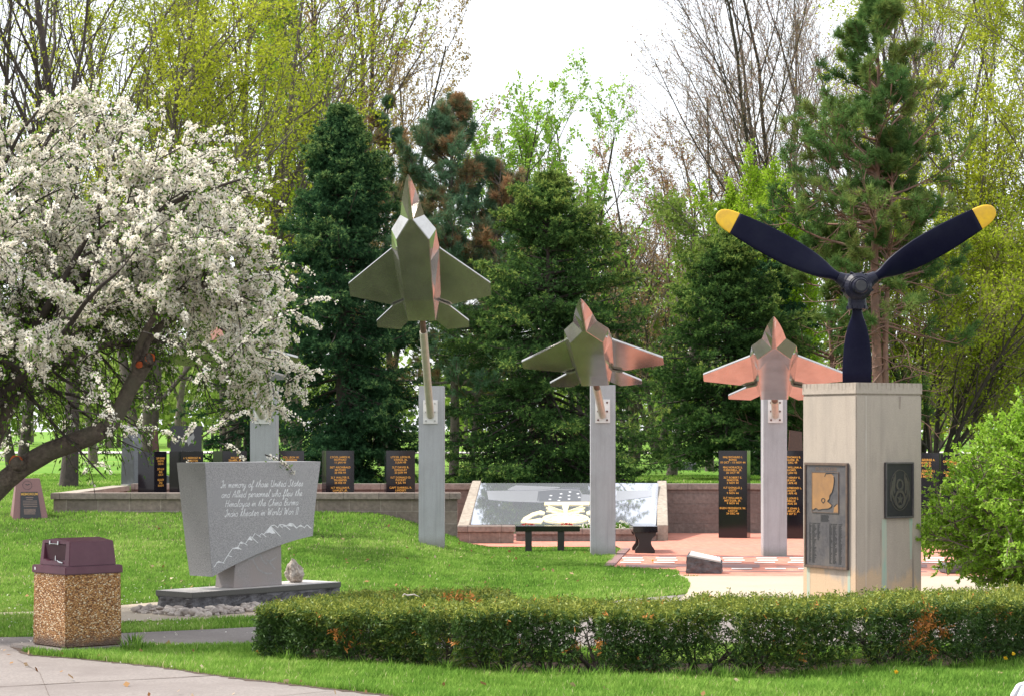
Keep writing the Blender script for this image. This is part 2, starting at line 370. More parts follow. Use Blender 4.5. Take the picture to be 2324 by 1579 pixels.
def lawn():
    m, t, o = newmat('lawn_turf')
    p = N(t, 'ShaderNodeBsdfPrincipled', Roughness=0.95); t.links.new(p.outputs[0], o.inputs[0])
    p.inputs['Specular IOR Level'].default_value = 0.1
    co = coords(t)
    a = ramp(t, noisetex(t, co, 30, 5, 0.7), [(0.3, (0.065, 0.16, 0.018)), (0.6, (0.12, 0.26, 0.03)), (0.8, (0.17, 0.30, 0.05))])
    f = ramp(t, noisetex(t, co, 0.35, 4), [(0.4, (0, 0, 0)), (0.65, (1, 1, 1))])
    a = mixc(t, f, a, mixc(t, 0.55, a, (0.22, 0.29, 0.055)))
    g = ramp(t, noisetex(t, co, 1.7, 5), [(0.60, (0, 0, 0)), (0.72, (1, 1, 1))])
    a = mixc(t, g, a, mixc(t, 0.5, a, (0.26, 0.22, 0.10)))
    # close to the paths the sheet is only the soil and thatch between the modelled blades
    sp = t.nodes.new('ShaderNodeSeparateXYZ'); t.links.new(co, sp.inputs[0])
    yf = t.nodes.new('ShaderNodeMapRange'); yf.inputs['From Min'].default_value = 46; yf.inputs['From Max'].default_value = 58
    t.links.new(sp.outputs['Y'], yf.inputs['Value'])
    th = ramp(t, noisetex(t, co, 22, 5, .7), [(0.3, (0.030, 0.034, 0.014)), (0.7, (0.075, 0.085, 0.030))])
    a = mixc(t, yf.outputs[0], th, a)
    t.links.new(a, p.inputs['Base Color']); return m
M['lawn'] = lawn()
GR = [(0.0, (0.060, 0.145, 0.024)), (0.35, (0.145, 0.29, 0.045)), (0.7, (0.265, 0.43, 0.080)), (0.93, (0.44, 0.54, 0.17)), (1.0, (0.60, 0.53, 0.31))]
M['grass'] = leafmat('grass_blade', GR, 0.35)

rng0 = np.random.default_rng(7)
_bf = {}
def text_mesh(body, size=1.0, align='CENTER', shear=0.0, space=1.0, line=1.0, thin=0.0, sx=1.0):
    cu = bpy.data.curves.new('t', 'FONT'); cu.body = body; cu.size = size; cu.align_x = align; cu.align_y = 'TOP'
    cu.shear = shear; cu.space_character = space; cu.space_line = line; cu.offset = thin; cu.resolution_u = 3
    o = bpy.data.objects.new('t', cu); COL.objects.link(o)
    dg = bpy.context.evaluated_depsgraph_get(); dg.update()
    me = bpy.data.meshes.new_from_object(o.evaluated_get(dg))
    bpy.data.objects.remove(o); bpy.data.curves.remove(cu)
    V = np.array([v.co for v in me.vertices]).reshape(-1, 3); V[:, 0] *= sx
    fs = [list(p.vertices) for p in me.polygons]; bpy.data.meshes.remove(me)
    return V, fs
def text_obj(name, V, fs, Mx, mat, parent):
    me = bpy.data.meshes.new(name)
    me.from_pydata([tuple(Mx @ Vector(p)) for p in V], [], fs); me.update()
    return link(name, me, mat, parent)
# ------------------------------------------------------------------ terrain
YW0, YW1 = 38.55, 38.88          # low wall, front and back
YB = 44.5                        # back retaining wall
def hz(x, y):
    x = np.asarray(x, float); y = np.asarray(y, float)
    t = np.clip((y - 25.6) / 12.9, 0, 1)
    prof = 0.25 * t ** 2 * (3 - 2 * t) + 0.75 * t ** 4
    fall = sstep(-0.1, -2.6, x)
    m = 0.63 * prof * fall
    roll = np.where(x > -0.93, sstep(39.6, 37.6, y), 1.0)
    m = m * roll
    plaza = (y > YW1 - 0.05) & (y < YB + 0.1) & (x > -7.95) & (x < 14)
    m = np.where(plaza & ((x < -0.9) | (y > 39.6)), -0.04, m)
    back = 0.85 + 0.03 * np.sin(x * 0.11 + y * 0.07)
    z = np.where(y >= YB + 0.1, back, m)
    side = (x <= -7.95)
    ts = np.clip((y - 38.5) / 6.5, 0, 1)
    z = np.where(side & (y > 38.5) & (y < YB + 0.5), 0.63 + (0.85 - 0.63) * ts, z)
    far = np.clip((y - 170) / 500, 0, 1)
    return z + np.where(y > 170, far * 2.0, 0)
def grid_axis(segs):
    a = []
    for lo, hi, st in segs: a.extend(np.arange(lo, hi, st))
    return np.array(a)
xs = np.concatenate((-np.geomspace(900, 13, 26), grid_axis([(-12.5, 12.6, 0.25)]), np.geomspace(13, 900, 26)))
ys = np.concatenate((grid_axis([(6, 24, 1.0), (24, 46.01, 0.25), (47, 60, 1.0), (60, 180, 5)]), np.geomspace(180, 2500, 24)))
XX, YY = np.meshgrid(xs, ys)
ZZ = hz(XX, YY)
lawnband = (YY > 24) & (YY < 38.5)
ZZ = ZZ + np.where(YY > 47, 0.02 * np.sin(XX * 0.9) * np.sin(YY * 0.5), 0)
nx_, ny_ = len(xs), len(ys)
ii = np.arange(nx_ * ny_).reshape(ny_, nx_)
FQ = np.stack([ii[:-1, :-1], ii[:-1, 1:], ii[1:, 1:], ii[1:, :-1]], -1).reshape(-1, 4)
tag(npmesh('ground', np.stack([XX, YY, ZZ], -1).reshape(-1, 3), FQ, M['lawn'], smooth=True), kind='structure')

def sheet(name, pts, mat, z, thick=0.0):
    mb = MB(); 
    mb.poly([(p[0], p[1], z) for p in pts])
    bmesh.ops.triangulate(mb.bm, faces=mb.bm.faces[:])
    o = mb.build(name, mat); return tag(o, kind='structure')
def gp(*uv): return [G(u, v) for u, v in uv]
path_a = gp((-260, 1478), (-60, 1470), (0, 1462), (22, 1470), (75, 1490), (170, 1497), (340, 1514), (520, 1540), (700, 1561), (870, 1580), (960, 1600)) + [np.array(p_) for p_ in ((-0.5, 15.2, 0), (0.6, 13.6, 0), (4.0, 12.6, 0), (30, 12.4, 0), (30, -30, 0), (-40, -30, 0), (-40, 22, 0))]  # runs on wide and unseen behind the camera to brighten the jets' reflections
mb = MB(); mb.poly([(p[0], p[1], 0.014) for p in path_a]); bmesh.ops.triangulate(mb.bm, faces=mb.bm.faces[:])
def joint(uv, w_=0.010):          # cracks and joints in the paving, part of the sheet
    P_ = [G(*q_) for q_ in uv]; rr = np.random.default_rng(len(uv) * 7)
    for a, b in zip(P_[:-1], P_[1:]):
        k = max(2, int(np.linalg.norm(b - a) / .12)); pr = None
        for i in range(k + 1):
            c = a + (b - a) * i / k; c[1] += rr.normal() * .006; ww = w_ * rr.uniform(.5, 1.2)
            q_ = ((c[0], c[1] - ww, 0.0175), (c[0], c[1] + ww, 0.0175))
            if pr: mb.poly([pr[0], q_[0], q_[1], pr[1]], 1)
            pr = q_
joint([(-20, 1563), (180, 1552), (400, 1541), (545, 1532)], 0.012)
joint([(40, 1500), (90, 1530), (110, 1579), (150, 1640)], 0.006)
def soil_edge(uv):
    P_ = [G(*q_) for q_ in uv]; rr = np.random.default_rng(len(uv))
    for a, b in zip(P_[:-1], P_[1:]):
        k = max(2, int(np.linalg.norm(b - a) / .07)); d = (b - a) / np.linalg.norm(b - a); nrm = np.array((-d[1], d[0], 0)); pr = None
        for i in range(k + 1):
            c = a + (b - a) * i / k; q_ = (c - nrm * max(.004, rr.normal(.028, .022)), c + nrm * .05)
            q_ = [(p_[0], p_[1], 0.0172) for p_ in q_]
            if pr: mb.poly([pr[0], q_[0], q_[1], pr[1]], 1)
            pr = q_
soil_edge([(22, 1470), (75, 1490), (170, 1497), (340, 1514), (520, 1540), (700, 1561), (870, 1580), (960, 1600)])
joint([(560, 1590), (690, 1577), (760, 1570)], 0.006)
tag(mb.build('foreground_path', [M['concrete_path'], M['mulch']]), kind='structure')
path_b = gp((-260, 1447), (0, 1447), (80, 1446), (290, 1437), (450, 1430), (610, 1422), (1000, 1398), (1300, 1372), (1560, 1349), (1640, 1349), (2500, 1349), (2500, 1462), (1700, 1470), (1000, 1478), (640, 1468), (330, 1465), (200, 1470), (30, 1480), (0, 1478), (-260, 1500))
sheet('middle_path', path_b, M['concrete_path'], 0.010)
apron = gp((1530, 1300), (1560, 1318), (1567, 1328), (1560, 1347), (1545, 1362), (1560, 1400), (2700, 1400), (2700, 1309), (2200, 1309), (1552, 1309), (1540, 1304))
sheet('plaza_apron', apron, M['apron'], 0.018)
strip = gp((-200, 1396), (75, 1390), (200, 1380), (275, 1375), (357, 1368), (470, 1372), (640, 1362), (745, 1343), (640, 1397), (480, 1409), (275, 1412), (75, 1396), (-200, 1402))
sheet('memorial_curb_pad', strip, M['apron'], 0.016)
# brick plaza: brick sheet with inlaid pale engraved pavers and rows of darker strips
mb = MB()
pl = [G(1375, 1286), G(1414, 1248), G(1400, 1240), (0.6, 39.0, 0), (-0.6, 39.2, 0), (-0.9, 38.9, 0), (-7.75, 38.9, 0), (-7.75, YB, 0), (14, YB, 0), (14, 31.05, 0), G(1545, 1308), G(1535, 1293)]
mb.poly([(p[0], p[1], 0.012) for p in pl], 0)
bmesh.ops.triangulate(mb.bm, faces=mb.bm.faces[:])
def strip_px(u0, v0, u1, v1, mi, z):
    a, b, c, d = G(u0, v1), G(u1, v1), G(u1, v0), G(u0, v0)
    mb.poly([(p[0], p[1], z) for p in (a, b, c, d)], mi)
rr = np.random.default_rng(3)
for v0, h, off in ((1266.5, 2.4, 0), (1271.5, 2.4, 3), (1276.5, 2.6, -4), (1290.5, 3.0, 20)):
    for k, u in enumerate(np.arange(1412 + off, 2330, 76)):
        if rr.random() < 0.86 and not (v0 > 1285 and u < 1620):
            strip_px(u, v0, u + 47, v0 + h, 1, 0.020)
for v0, h in ((1263, 2.2), (1281.5, 5.0), (1286.5, 2.2), (1297, 1.5)):
    for u in np.arange(1420, 2330, 38):
        if rr.random() < 0.62: strip_px(u, v0, u + 38, v0 + h, 2, 0.016)
tag(mb.build('brick_plaza', [M['plaza'], M['paver_pale'], M['plaza_dark']]), kind='structure')
# soldier-course edge of the plaza on the lawn side
mb = MB()
ed = [G(1369, 1287), G(1410, 1246)]
for i in range(9):
    a = ed[0] + (ed[1] - ed[0]) * i / 9; b = ed[0] + (ed[1] - ed[0]) * (i + 0.93) / 9
    n = np.array((0.16, 0.05, 0))
    mb.hull8([(*a[:2], 0.0), (*b[:2], 0.0), (*(b + n)[:2], 0.0), (*(a + n)[:2], 0.0)], [(*a[:2], 0.03), (*b[:2], 0.03), (*(b + n)[:2], 0.03), (*(a + n)[:2], 0.03)])
tag(mb.build('plaza_edging', M['plaza_dark']), kind='structure')
# far road across the park
mb = MB(); yy0, yy1 = 128, 141
for x0 in range(-400, 400, 20):
    mb.poly([(x0, yy0, float(hz(x0, yy0)) + 0.06), (x0 + 20, yy0, float(hz(x0 + 20, yy0)) + 0.06), (x0 + 20, yy1, float(hz(x0 + 20, yy1)) + 0.06), (x0, yy1, float(hz(x0, yy1)) + 0.06)])
tag(mb.build('park_road', M['road']), kind='structure')

# ------------------------------------------------------------------ walls
t = empty('retaining_wall', (-4.5, YW0, 0), 0, 'low grey block wall on the grassy rise behind the flared memorial stone', 'wall')
def off(o, t):       # shift world-built mesh into the frame of its unrotated thing
    o.data.transform(Matrix.Translation(-Vector(t.location))); return o
def wall_part(name, boxes, mats, t, bev=0.008):
    mb = MB()
    for b in boxes: mb.box(*b)
    return off(mb.build(name, mats, t, bev), t)
wall_part('wall_body', [(-8.03, -0.96, YW0 + 0.02, YW1 - 0.02, -0.1, 0.865)], M['low_wall'], t)
wall_part('wall_return', [(-8.01, -7.75, YW1 - 0.018, 44.4, 0.2, 0.865)], M['wall_side'], t)
wall_part('coping', [(-8.07, -0.90, YW0 - 0.03, YW1 + 0.03, 0.867, 0.977)], M['coping'], t)
wall_part('coping', [(-8.06, -7.70, YW1 + 0.032, 44.4, 0.867, 0.972)], M['coping_side'], t)
t = empty('retaining_wall', (2, YB, 0), 0, 'long brown split-face block wall at the back of the brick plaza', 'wall')
wall_part('wall_body', [(-7.7, 10.5, YB, YB + 0.3, -0.1, 0.885)], M['wall'], t)
wall_part('coping', [(-7.7, 10.55, YB - 0.04, YB + 0.34, 0.887, 1.005)], M['coping'], t)
t = empty('retaining_wall', (-0.5, 40.5, 0), 0, 'short low wall stub with pale coping beside the black bench and sloped panel', 'wall')
wall_part('wall_body', [(-1.05, 0.03, 40.3, 40.6, -0.1, 0.215)], M['low_wall'], t)
wall_part('coping', [(-1.08, 0.06, 40.27, 40.63, 0.217, 0.325)], M['coping'], t)

# ------------------------------------------------------------------ sloped polished panel with gold crest
t = empty('sloped_granite_monument', (1.0, 41.2, 0), 0, 'sloping polished granite panel with gold crest framed by pale stone copings', 'monument')
BL, BR, TR, TL = (np.array(p) for p in ((-0.80, 41.62, 0.30), (2.72, 41.62, 0.30), (2.93, 44.05, 1.03), (-0.62, 44.05, 1.03)))
mb = MB()
mb.hull8([BL - (0, 0, 0.3), BR - (0, 0, 0.3), TR - (0, 0, 1.0), TL - (0, 0, 1.0)], [BL, BR, TR, TL])
off(mb.build('polished_panel', M['panel'], t), t)
PN = np.cross(BR - BL, TL - BL); PN /= np.linalg.norm(PN)
def PP(u, v, lift=0.0):
    o = np.array((0, 0, H)); d = W(u, v, 1.0) - o
    s = np.dot(BL - o, PN) / np.dot(d, PN); return o + s * d + PN * lift
def Z5(x, y): return ((1160 + x * 0.23236) / 1.1015, (1200 + y * 0.23236) / 1.1015)
def on_panel(mb, pts, lift, thick=0.003):
    p = [PP(*Z5(x, y)) for x, y in pts]
    mb.hull8([q + PN * (lift - thick) for q in p], [q + PN * lift for q in p])
mb = MB()
on_panel(mb, [(245, 112), (560, 108), (800, 106), (960, 90), (1240, 100), (1275, 150), (1362, 152), (1362, 232), (800, 236), (480, 226), (262, 206)], 0.004)
on_panel(mb, [(1640, 112), (2020, 106), (2018, 172), (1640, 222)], 0.004)
on_panel(mb, [(470, 92), (560, 52), (1030, 70), (1030, 80), (960, 87), (790, 103), (480, 104)], 0.004)
off(mb.build('etched_aircraft', M['panel_etch'], t), t)
mb = MB()
on_panel(mb, [(1052, 72), (1240, 76), (1252, 97), (1030, 88)], 0.004)
on_panel(mb, [(800, 118), (815, 116), (800, 218), (785, 219)], 0.006)
on_panel(mb, [(815, 116), (960, 101), (1235, 108), (1262, 150), (1255, 225), (805, 226)], 0.006)
off(mb.build('etched_flag_field', M['panel_etch_dark'], t), t)
for x, y in ((935, 165), (1045, 146), (1140, 126), (1035, 185), (1130, 165), (1225, 145), (925, 205), (1130, 202), (1240, 184), (1020, 218)):
    pts = []; mb = MB()
    for k in range(10):
        a = math.pi / 2 + k * math.pi / 5; r = (22 if k % 2 == 0 else 9)
        pts.append((x + r * math.cos(a), y - r * 0.42 * math.sin(a)))
    on_panel(mb, pts, 0.008, 0.001); off(mb.build('etched_star', M['star'], t), t)
mb = MB(); cx = 1093
def mir(pts):
    on_panel(mb, pts, 0.012, 0.010); on_panel(mb, [(2 * cx - x, y) for x, y in pts][::-1], 0.012, 0.010)
def stroke(x0, y0, x1, y1, w0, w1):
    dx, dy = x1 - x0, y1 - y0; l = math.hypot(dx, dy); nx, ny = -dy / l, dx / l
    mir([(x0 + nx * w0, y0 + ny * w0), (x0 - nx * w0, y0 - ny * w0), (x1 - nx * w1, y1 - ny * w1), (x1 + nx * w1, y1 + ny * w1)])
on_panel(mb, [(868, 238), (1352, 236), (1348, 268), (862, 270)], 0.014, 0.012)
on_panel(mb, [(1055, 271), (1131, 271), (1114, 330), (1118, 372), (1068, 372), (1072, 330)], 0.0135, 0.012)
for x1, y1 in ((905, 276), (882, 296), (900, 314), (886, 334), (945, 346), (1000, 358)):
    stroke(1085, 345 if y1 < 340 else 362, x1, y1, 9, 5)
stroke(1000, 318, 930, 290, 5, 4); stroke(985, 330, 915, 326, 5, 4)
mir([(610, 446), (642, 402), (732, 352), (826, 326), (872, 344), (862, 372), (800, 368), (736, 392), (700, 418), (650, 450)])
mir([(640, 448), (700, 430), (820, 408), (860, 420), (830, 466), (720, 462), (610, 456)])
el = [(cx + 250 * math.cos(a), 412 + 56 * math.sin(a)) for a in np.linspace(0, 2 * math.pi, 33)[:-1]]
on_panel(mb, el, 0.016, 0.016)
for k in range(14):
    a = 2 * math.pi * k / 14
    on_panel(mb, [(cx + 190 * math.cos(a) + 26 * math.cos(b), 412 + 40 * math.sin(a) + 9 * math.sin(b)) for b in np.linspace(0, 2 * math.pi, 9)[:-1]], 0.024, 0.006)
off(mb.build('gold_crest', M['gold'], t), t)
for s in (0, 1):
    mb = MB()
    fx0, fx1, bx0, bx1 = ((-1.02, -0.802, -0.80, -0.622), (2.722, 2.93, 2.932, 3.12))[s]
    b = [(fx0, 41.35, -0.05), (fx1, 41.35, -0.05), (bx1, 44.46, -0.05), (bx0, 44.46, -0.05)]
    tp = [(fx0, 41.35, 0.30), (fx1, 41.35, 0.30), (bx1, 44.46, 1.07), (bx0, 44.46, 1.07)]
    mb.hull8(b, tp)
    off(mb.build('side_coping', M['coping_side'], t, 0.01), t)
wall_part('planter_curb', [(0.08, 2.70, 41.10, 41.34, -0.05, 0.135)], M['wall'], t)
wall_part('curb_coping', [(0.07, 2.72, 41.06, 41.36, 0.137, 0.24)], M['coping'], t)
wall_part('planter_soil', [(0.09, 2.70, 41.362, 41.60, -0.05, 0.20)], M['mulch'], t)

# ------------------------------------------------------------------ granite pylons
def pylon(u, vb, vt, D, wpx, plate, label):
    x = (u - CU) / F * D; z0 = float(hz(x, D)); zt = H - (vt - CV) / F * D
    wd = wpx / F * D
    t = empty('granite_pylon', (x, D, z0), 0, label, 'pylon', 'granite pylons carrying the metal jets')
    mb = MB(); mb.box(-wd / 2, wd / 2, 0, wd, -0.1, zt - z0)
    mb.build('post', M['granite_grey'], t, 0.006)
    pu0, pu1, pv0, pv1 = plate
    px0, px1 = (pu0 - CU) / F * D - x, (pu1 - CU) / F * D - x
    pz1, pz0 = H - (pv0 - CV) / F * D - z0, H - (pv1 - CV) / F * D - z0
    mb = MB(); mb.box(px0, px1, -0.025, -0.001, pz0, pz1)
    pm = mb.build('mounting_plate', M['plate'], t, 0.003)
    for i, sx in enumerate((0.2, 0.8)):
        for j, sz in enumerate((0.12, 0.49, 0.86)):
            mb = MB(); c = (px0 + (px1 - px0) * sx, -0.025, pz0 + (pz1 - pz0) * sz)
            mb.tube([c, (c[0], -0.045, c[2])], [0.017, 0.015], 8)
            mb.build('bolt', M['bolt_rust'] if u > 1300 else M['bolt'], pm)
    return Vector((x + (px0 + px1) / 2, D - 0.02, z0 + pz0 + (pz1 - pz0) * 0.33))
an1 = pylon(597, 1250, 878, 36.0, 59, (578, 612, 907, 961), 'grey granite pylon partly hidden behind the white blossom tree')
an2 = pylon(979, 1250, 875, 36.0, 58, (960.3, 993.5, 907, 960.6), 'grey granite pylon on the lawn holding up the steeply climbing jet')
an3 = pylon(1369, 1259, 873, 36.3, 56, (1350.6, 1384.3, 905.4, 958.8), 'grey granite pylon in front of the sloped gold crest panel')
an4 = pylon(1759.5, 1263, 883, 35.97, 53.5, (1742.7, 1776.3, 905.6, 958.6), 'grey granite pylon on red brick beside the concrete propeller pedestal')

# ------------------------------------------------------------------ metal jets
def jet(anchor, tail, pitch, yaw, half, label, roll=0.0):
    """tail: world point where the pole meets the rear of the fuselage. local x right wing (as seen), y forward, z up"""
    L = 2.78 * half
    p, yw = R(pitch), R(yaw)
    fwd = Vector((math.sin(yw) * math.cos(p), -math.cos(yw) * math.cos(p), math.sin(p)))
    side = Vector((math.cos(yw), math.sin(yw), 0))
    side = (Matrix.Rotation(R(roll), 3, fwd) @ side).normalized()
    up = side.cross(fwd)
    if up.z < 0: up = -up
    m3 = Matrix((side, fwd, side.cross(fwd))).transposed()
    zs = 1 if side.cross(fwd).z > 0 else -1
    t = empty('jet_sculpture', tail, 0, label, 'jet sculpture', 'metal jets on granite pylons')
    t.rotation_euler = m3.to_euler()
    def P(x, f, z): return (x * half, (0.94 - f) * L, zs * z * half)
    mb = MB(); bm = mb.bm
    def fc(*pts): mb.poly([P(*q) for q in pts])
    nose = [(0.0, 0.0), (0.045, 0.045), (0.085, 0.10), (0.125, 0.17), (0.165, 0.26)]
    keel = [(0.0, 0.0, 0.0), (0.006, 0.045, -0.035), (0.012, 0.10, -0.075), (0.018, 0.17, -0.12), (0.028, 0.235, -0.185)]
    top = [(0, 0, 0), (0.02, 0.045, 0.035), (0.04, 0.10, 0.065), (0.055, 0.17, 0.11), (0.06, 0.26, 0.16)]
    for s in (-1, 1):
        for i in range(4):
            a, b = nose[i], nose[i + 1]; ka, kb = keel[i], keel[i + 1]; ta, tb = top[i], top[i + 1]
            q = [(s * a[0], a[1], 0), (s * b[0], b[1], 0), (s * kb[0], kb[1], kb[2]), (s * ka[0], ka[1], ka[2])]
            fc(*(q if i else [q[0], q[1], q[2]]))
            q = [(s * a[0], a[1], 0), (s * b[0], b[1], 0), (s * tb[0], tb[1], tb[2]), (s * ta[0], ta[1], ta[2])]
            fc(*(q if i else [q[0], q[1], q[2]]))
        # intake ramp, side chamfers, top deck
        fc((s * 0.165, 0.26, 0), (s * 0.31, 0.35, 0), (s * 0.225, 0.36, -0.19), (s * 0.028, 0.235, -0.185))
        fc((s * 0.31, 0.35, 0), (s * 0.335, 0.47, 0), (s * 0.215, 0.50, -0.19), (s * 0.225, 0.36, -0.19))
        fc((s * 0.335, 0.47, 0), (s * 0.30, 0.76, 0), (s * 0.20, 0.76, -0.19), (s * 0.215, 0.50, -0.19))
        fc((s * 0.30, 0.76, 0), (s * 0.235, 0.94, 0), (s * 0.195, 0.91, -0.155), (s * 0.20, 0.76, -0.19))
        fc((s * 0.165, 0.26, 0), (s * 0.06, 0.26, 0.16), (s * 0.09, 0.45, 0.16), (s * 0.31, 0.35, 0))
        fc((s * 0.31, 0.35, 0), (s * 0.09, 0.45, 0.16), (s * 0.335, 0.47, 0))
        fc((s * 0.335, 0.47, 0), (s * 0.09, 0.45, 0.16), (s * 0.12, 0.94, 0.08), (s * 0.235, 0.94, 0), (s * 0.30, 0.76, 0))
    for i in range(4):
        ka, kb, ta, tb = keel[i], keel[i + 1], top[i], top[i + 1]
        q = [(-ka[0], ka[1], ka[2]), (ka[0], ka[1], ka[2]), (kb[0], kb[1], kb[2]), (-kb[0], kb[1], kb[2])]
        fc(*(q if i else [q[0], q[2], q[3]]))
        q = [(-ta[0], ta[1], ta[2]), (ta[0], ta[1], ta[2]), (tb[0], tb[1], tb[2]), (-tb[0], tb[1], tb[2])]
        fc(*(q if i else [q[0], q[2], q[3]]))
    fc((-0.028, 0.235, -0.185), (0.028, 0.235, -0.185), (0.225, 0.36, -0.19), (0.215, 0.50, -0.19), (0.20, 0.76, -0.19), (-0.20, 0.76, -0.19), (-0.215, 0.50, -0.19), (-0.225, 0.36, -0.19))
    fc((0.20, 0.76, -0.19), (0.195, 0.91, -0.155), (-0.195, 0.91, -0.155), (-0.20, 0.76, -0.19))
    fc((-0.06, 0.26, 0.16), (0.06, 0.26, 0.16), (0.09, 0.45, 0.16), (-0.09, 0.45, 0.16))
    fc((-0.09, 0.45, 0.16), (0.09, 0.45, 0.16), (0.12, 0.94, 0.08), (-0.12, 0.94, 0.08))
    fc((-0.195, 0.91, -0.155), (0.195, 0.91, -0.155), (0.235, 0.94, 0), (0.12, 0.94, 0.08), (-0.12, 0.94, 0.08), (-0.235, 0.94, 0))
    bmesh.ops.remove_doubles(bm, verts=bm.verts[:], dist=0.0005)
    mb.build('fuselage', M['jet'], t, 0.008)
    th = 0.016
    def slab(name, out2, zc=0.0):
        for s in (-1, 1):
            mb = MB()
            lo = [P(s * x, f, zc - th) for x, f in out2]; hi = [P(s * x, f, zc + th) for x, f in out2]
            mb.hull8(lo, hi); mb.build(name, M['jet'], t, 0.006)
    slab('wing', [(0.29, 0.43), (0.335, 0.47), (1.0, 0.70), (1.0, 0.785), (0.42, 0.845), (0.25, 0.86)])
    slab('tailplane', [(0.22, 0.80), (0.40, 0.835), (0.66, 0.94), (0.66, 0.985), (0.34, 1.0), (0.19, 0.935)], -0.045)
    for s in (-1, 1):
        mb = MB()
        o2 = [(0.62, 0.06), (0.88, 0.06), (0.90, 0.27), (0.80, 0.27)]
        a = [P(s * (0.20 + 0.35 * (z - 0.06)) - s * 0.008, f, z) for f, z in o2]; b = [P(s * (0.20 + 0.35 * (z - 0.06)) + s * 0.008, f, z) for f, z in o2]
        mb.hull8(a, b); mb.build('tail_fin', M['jet'], t, 0.003)
    # pole from the plate up to the tail, with the dark stub where it enters the jet
    Mi = (Matrix.Translation(tail) @ m3.to_4x4()).inverted()
    a = Mi @ anchor; tl = Vector((0, 0, zs * -0.07 * half)); c = tl + (a - tl).normalized() * 0.22
    pr = 0.062
    mb = MB(); mb.tube([a, a + (c - a) * 0.5, c], [pr] * 3, 14); mb.build('pole', M['pole'], t, smooth=False)
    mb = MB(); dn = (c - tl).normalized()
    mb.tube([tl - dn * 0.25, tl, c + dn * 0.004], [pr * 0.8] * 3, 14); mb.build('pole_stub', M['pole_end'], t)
    return t
def tailpt(u, v, D): return Vector(W(u, v, D))
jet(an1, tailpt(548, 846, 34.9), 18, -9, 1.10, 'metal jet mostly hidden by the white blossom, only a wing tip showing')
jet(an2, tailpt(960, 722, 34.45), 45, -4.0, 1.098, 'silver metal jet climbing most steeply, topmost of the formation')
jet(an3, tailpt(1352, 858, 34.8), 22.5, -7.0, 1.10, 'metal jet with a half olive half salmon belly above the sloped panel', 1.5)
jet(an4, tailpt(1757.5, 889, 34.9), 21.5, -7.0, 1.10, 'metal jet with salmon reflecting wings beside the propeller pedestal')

# ------------------------------------------------------------------ black stelae with gold names
def stele(u, vt, D, th, text, label, h=1.69, top=0.10, size=0.052):
    x = (u - CU) / F * D
    t = empty('black_stele', (x, D, 0), R(th), label, 'stele', 'black granite name stelae around the plaza')
    mb = MB(); mb.box(-0.2785, 0.2785, -0.16, 0.16, 0.012, h); mb.build('slab', [M['black_granite']], t, 0.004)
    if text:
        for k_, blk in enumerate(text.split('\n\n')):
            V, fs = text_mesh(blk, size, 'CENTER', 0, 1.08, 0.98, 0.0012, 0.98)
            Mx = Matrix.Translation((0, -0.1625, h - top - k_ * 0.196)) @ Matrix.Rotation(R(90), 4, 'X')
            text_obj('name_inscription', V, fs, Mx, M['gold_paint'], t)
T = {
 's1': 'CAPT EDWARD\nKINGSTON\n8 NOV 43\n\nSSGT ALLEN\nMILES\n4 DEC 43\n\nMAJ RALPH\nCHELI\n18 AUG 43',
 's2': 'MAJ PIERPONT M.\nHAMILTON\n8 NOV 42\n\nCAPT HARL\nPEASE, JR.\n7 AUG 42',
 's3': 'MAJ JAY\nZEAMER, JR.\n16 JUN 43\n\n2LT JOSEPH R.\nSARNOSKI\n16 JUN 43',
 's4': 'COL LEON W.\nJOHNSON\n1 AUG 43',
 's5': 'LTCOL JAMES H.\nHOWARD\n11 JAN 44\n\nSGT ARCHIBALD\nMATHIES\n20 FEB 44\n\n2LT WALTER E.\nTRUEMPER\n20 FEB 44\n\n1LT WILLIAM R.\nLAWLEY, JR.\n20 FEB 44',
 's6': 'LTCOL LEON R.\nVANCE, JR.\n5 JUN 44\n\n2LT DAVID R.\nKINGSLEY\n23 JUN 44\n\n1LT DONALD D.\nPUCKET\n9 JUL 44\n\nCAPT DARRELL R.\nLINDSEY\n9 AUG 44',
 's7': 'MAJ RICHARD I.\nBONG\n10 OCT - 15 NOV 44\n\nMAJ HORACE S.\nCARSWELL, JR.\n26 OCT 44\n\n2LT ROBERT E.\nFEMOYER\n2 NOV 44\n\n1LT DONALD J.\nGOTT\n9 NOV 44\n\n2LT WILLIAM E.\nMETZGER, JR.\n9 NOV 44\n\nBGEN FREDERICK W.\nCASTLE\n24 DEC 44',
 's8': 'MAJ THOMAS B.\nMCGUIRE, JR.\n25 DEC 44\n\nCAPT WILLIAM A.\nSHOMO\n11 JAN 45\n\nSSGT HENRY E.\nERWIN\n12 APR 45\n\n1LT RAYMOND L.\nKNIGHT\n25 APR 45\n\nMAJ LOUIS J.\nSEBILLE\n5 AUG 50\n\nCAPT JOHN S.\nWALMSLEY, JR.\n14 SEP 51',
 's9': 'MAJ GEORGE A.\nDAVIS, JR.\n10 FEB 52\n\nMAJ CHARLES J.\nLORING, JR.\n22 NOV 52', 's10': 'CAPT HILLIARD A.\nWILBANKS\n24 FEB 67\n\nCAPT MERLYN H.\nDETHLEFSEN\n10 MAR 67'}
stele(346, 1027, 40.2, 75, T['s1'], 'black stele turned almost edge-on, beside the tall dark curved monument')
stele(423, 1027, 40.8, 50, T['s2'], 'black stele angled behind the flared stone corner, the second from the blossom limb')
stele(522, 1026, 41.4, 42, T['s3'], 'black stele with only its top showing between the flared stone and blossoms')
stele(652, 1026, 42.0, 32, T['s4'], 'black stele whose top just shows beside the blossom-hidden pylon')
stele(767, 1022, 42.5, 20, T['s5'], 'black stele with gold names standing just clear of the flared stone')
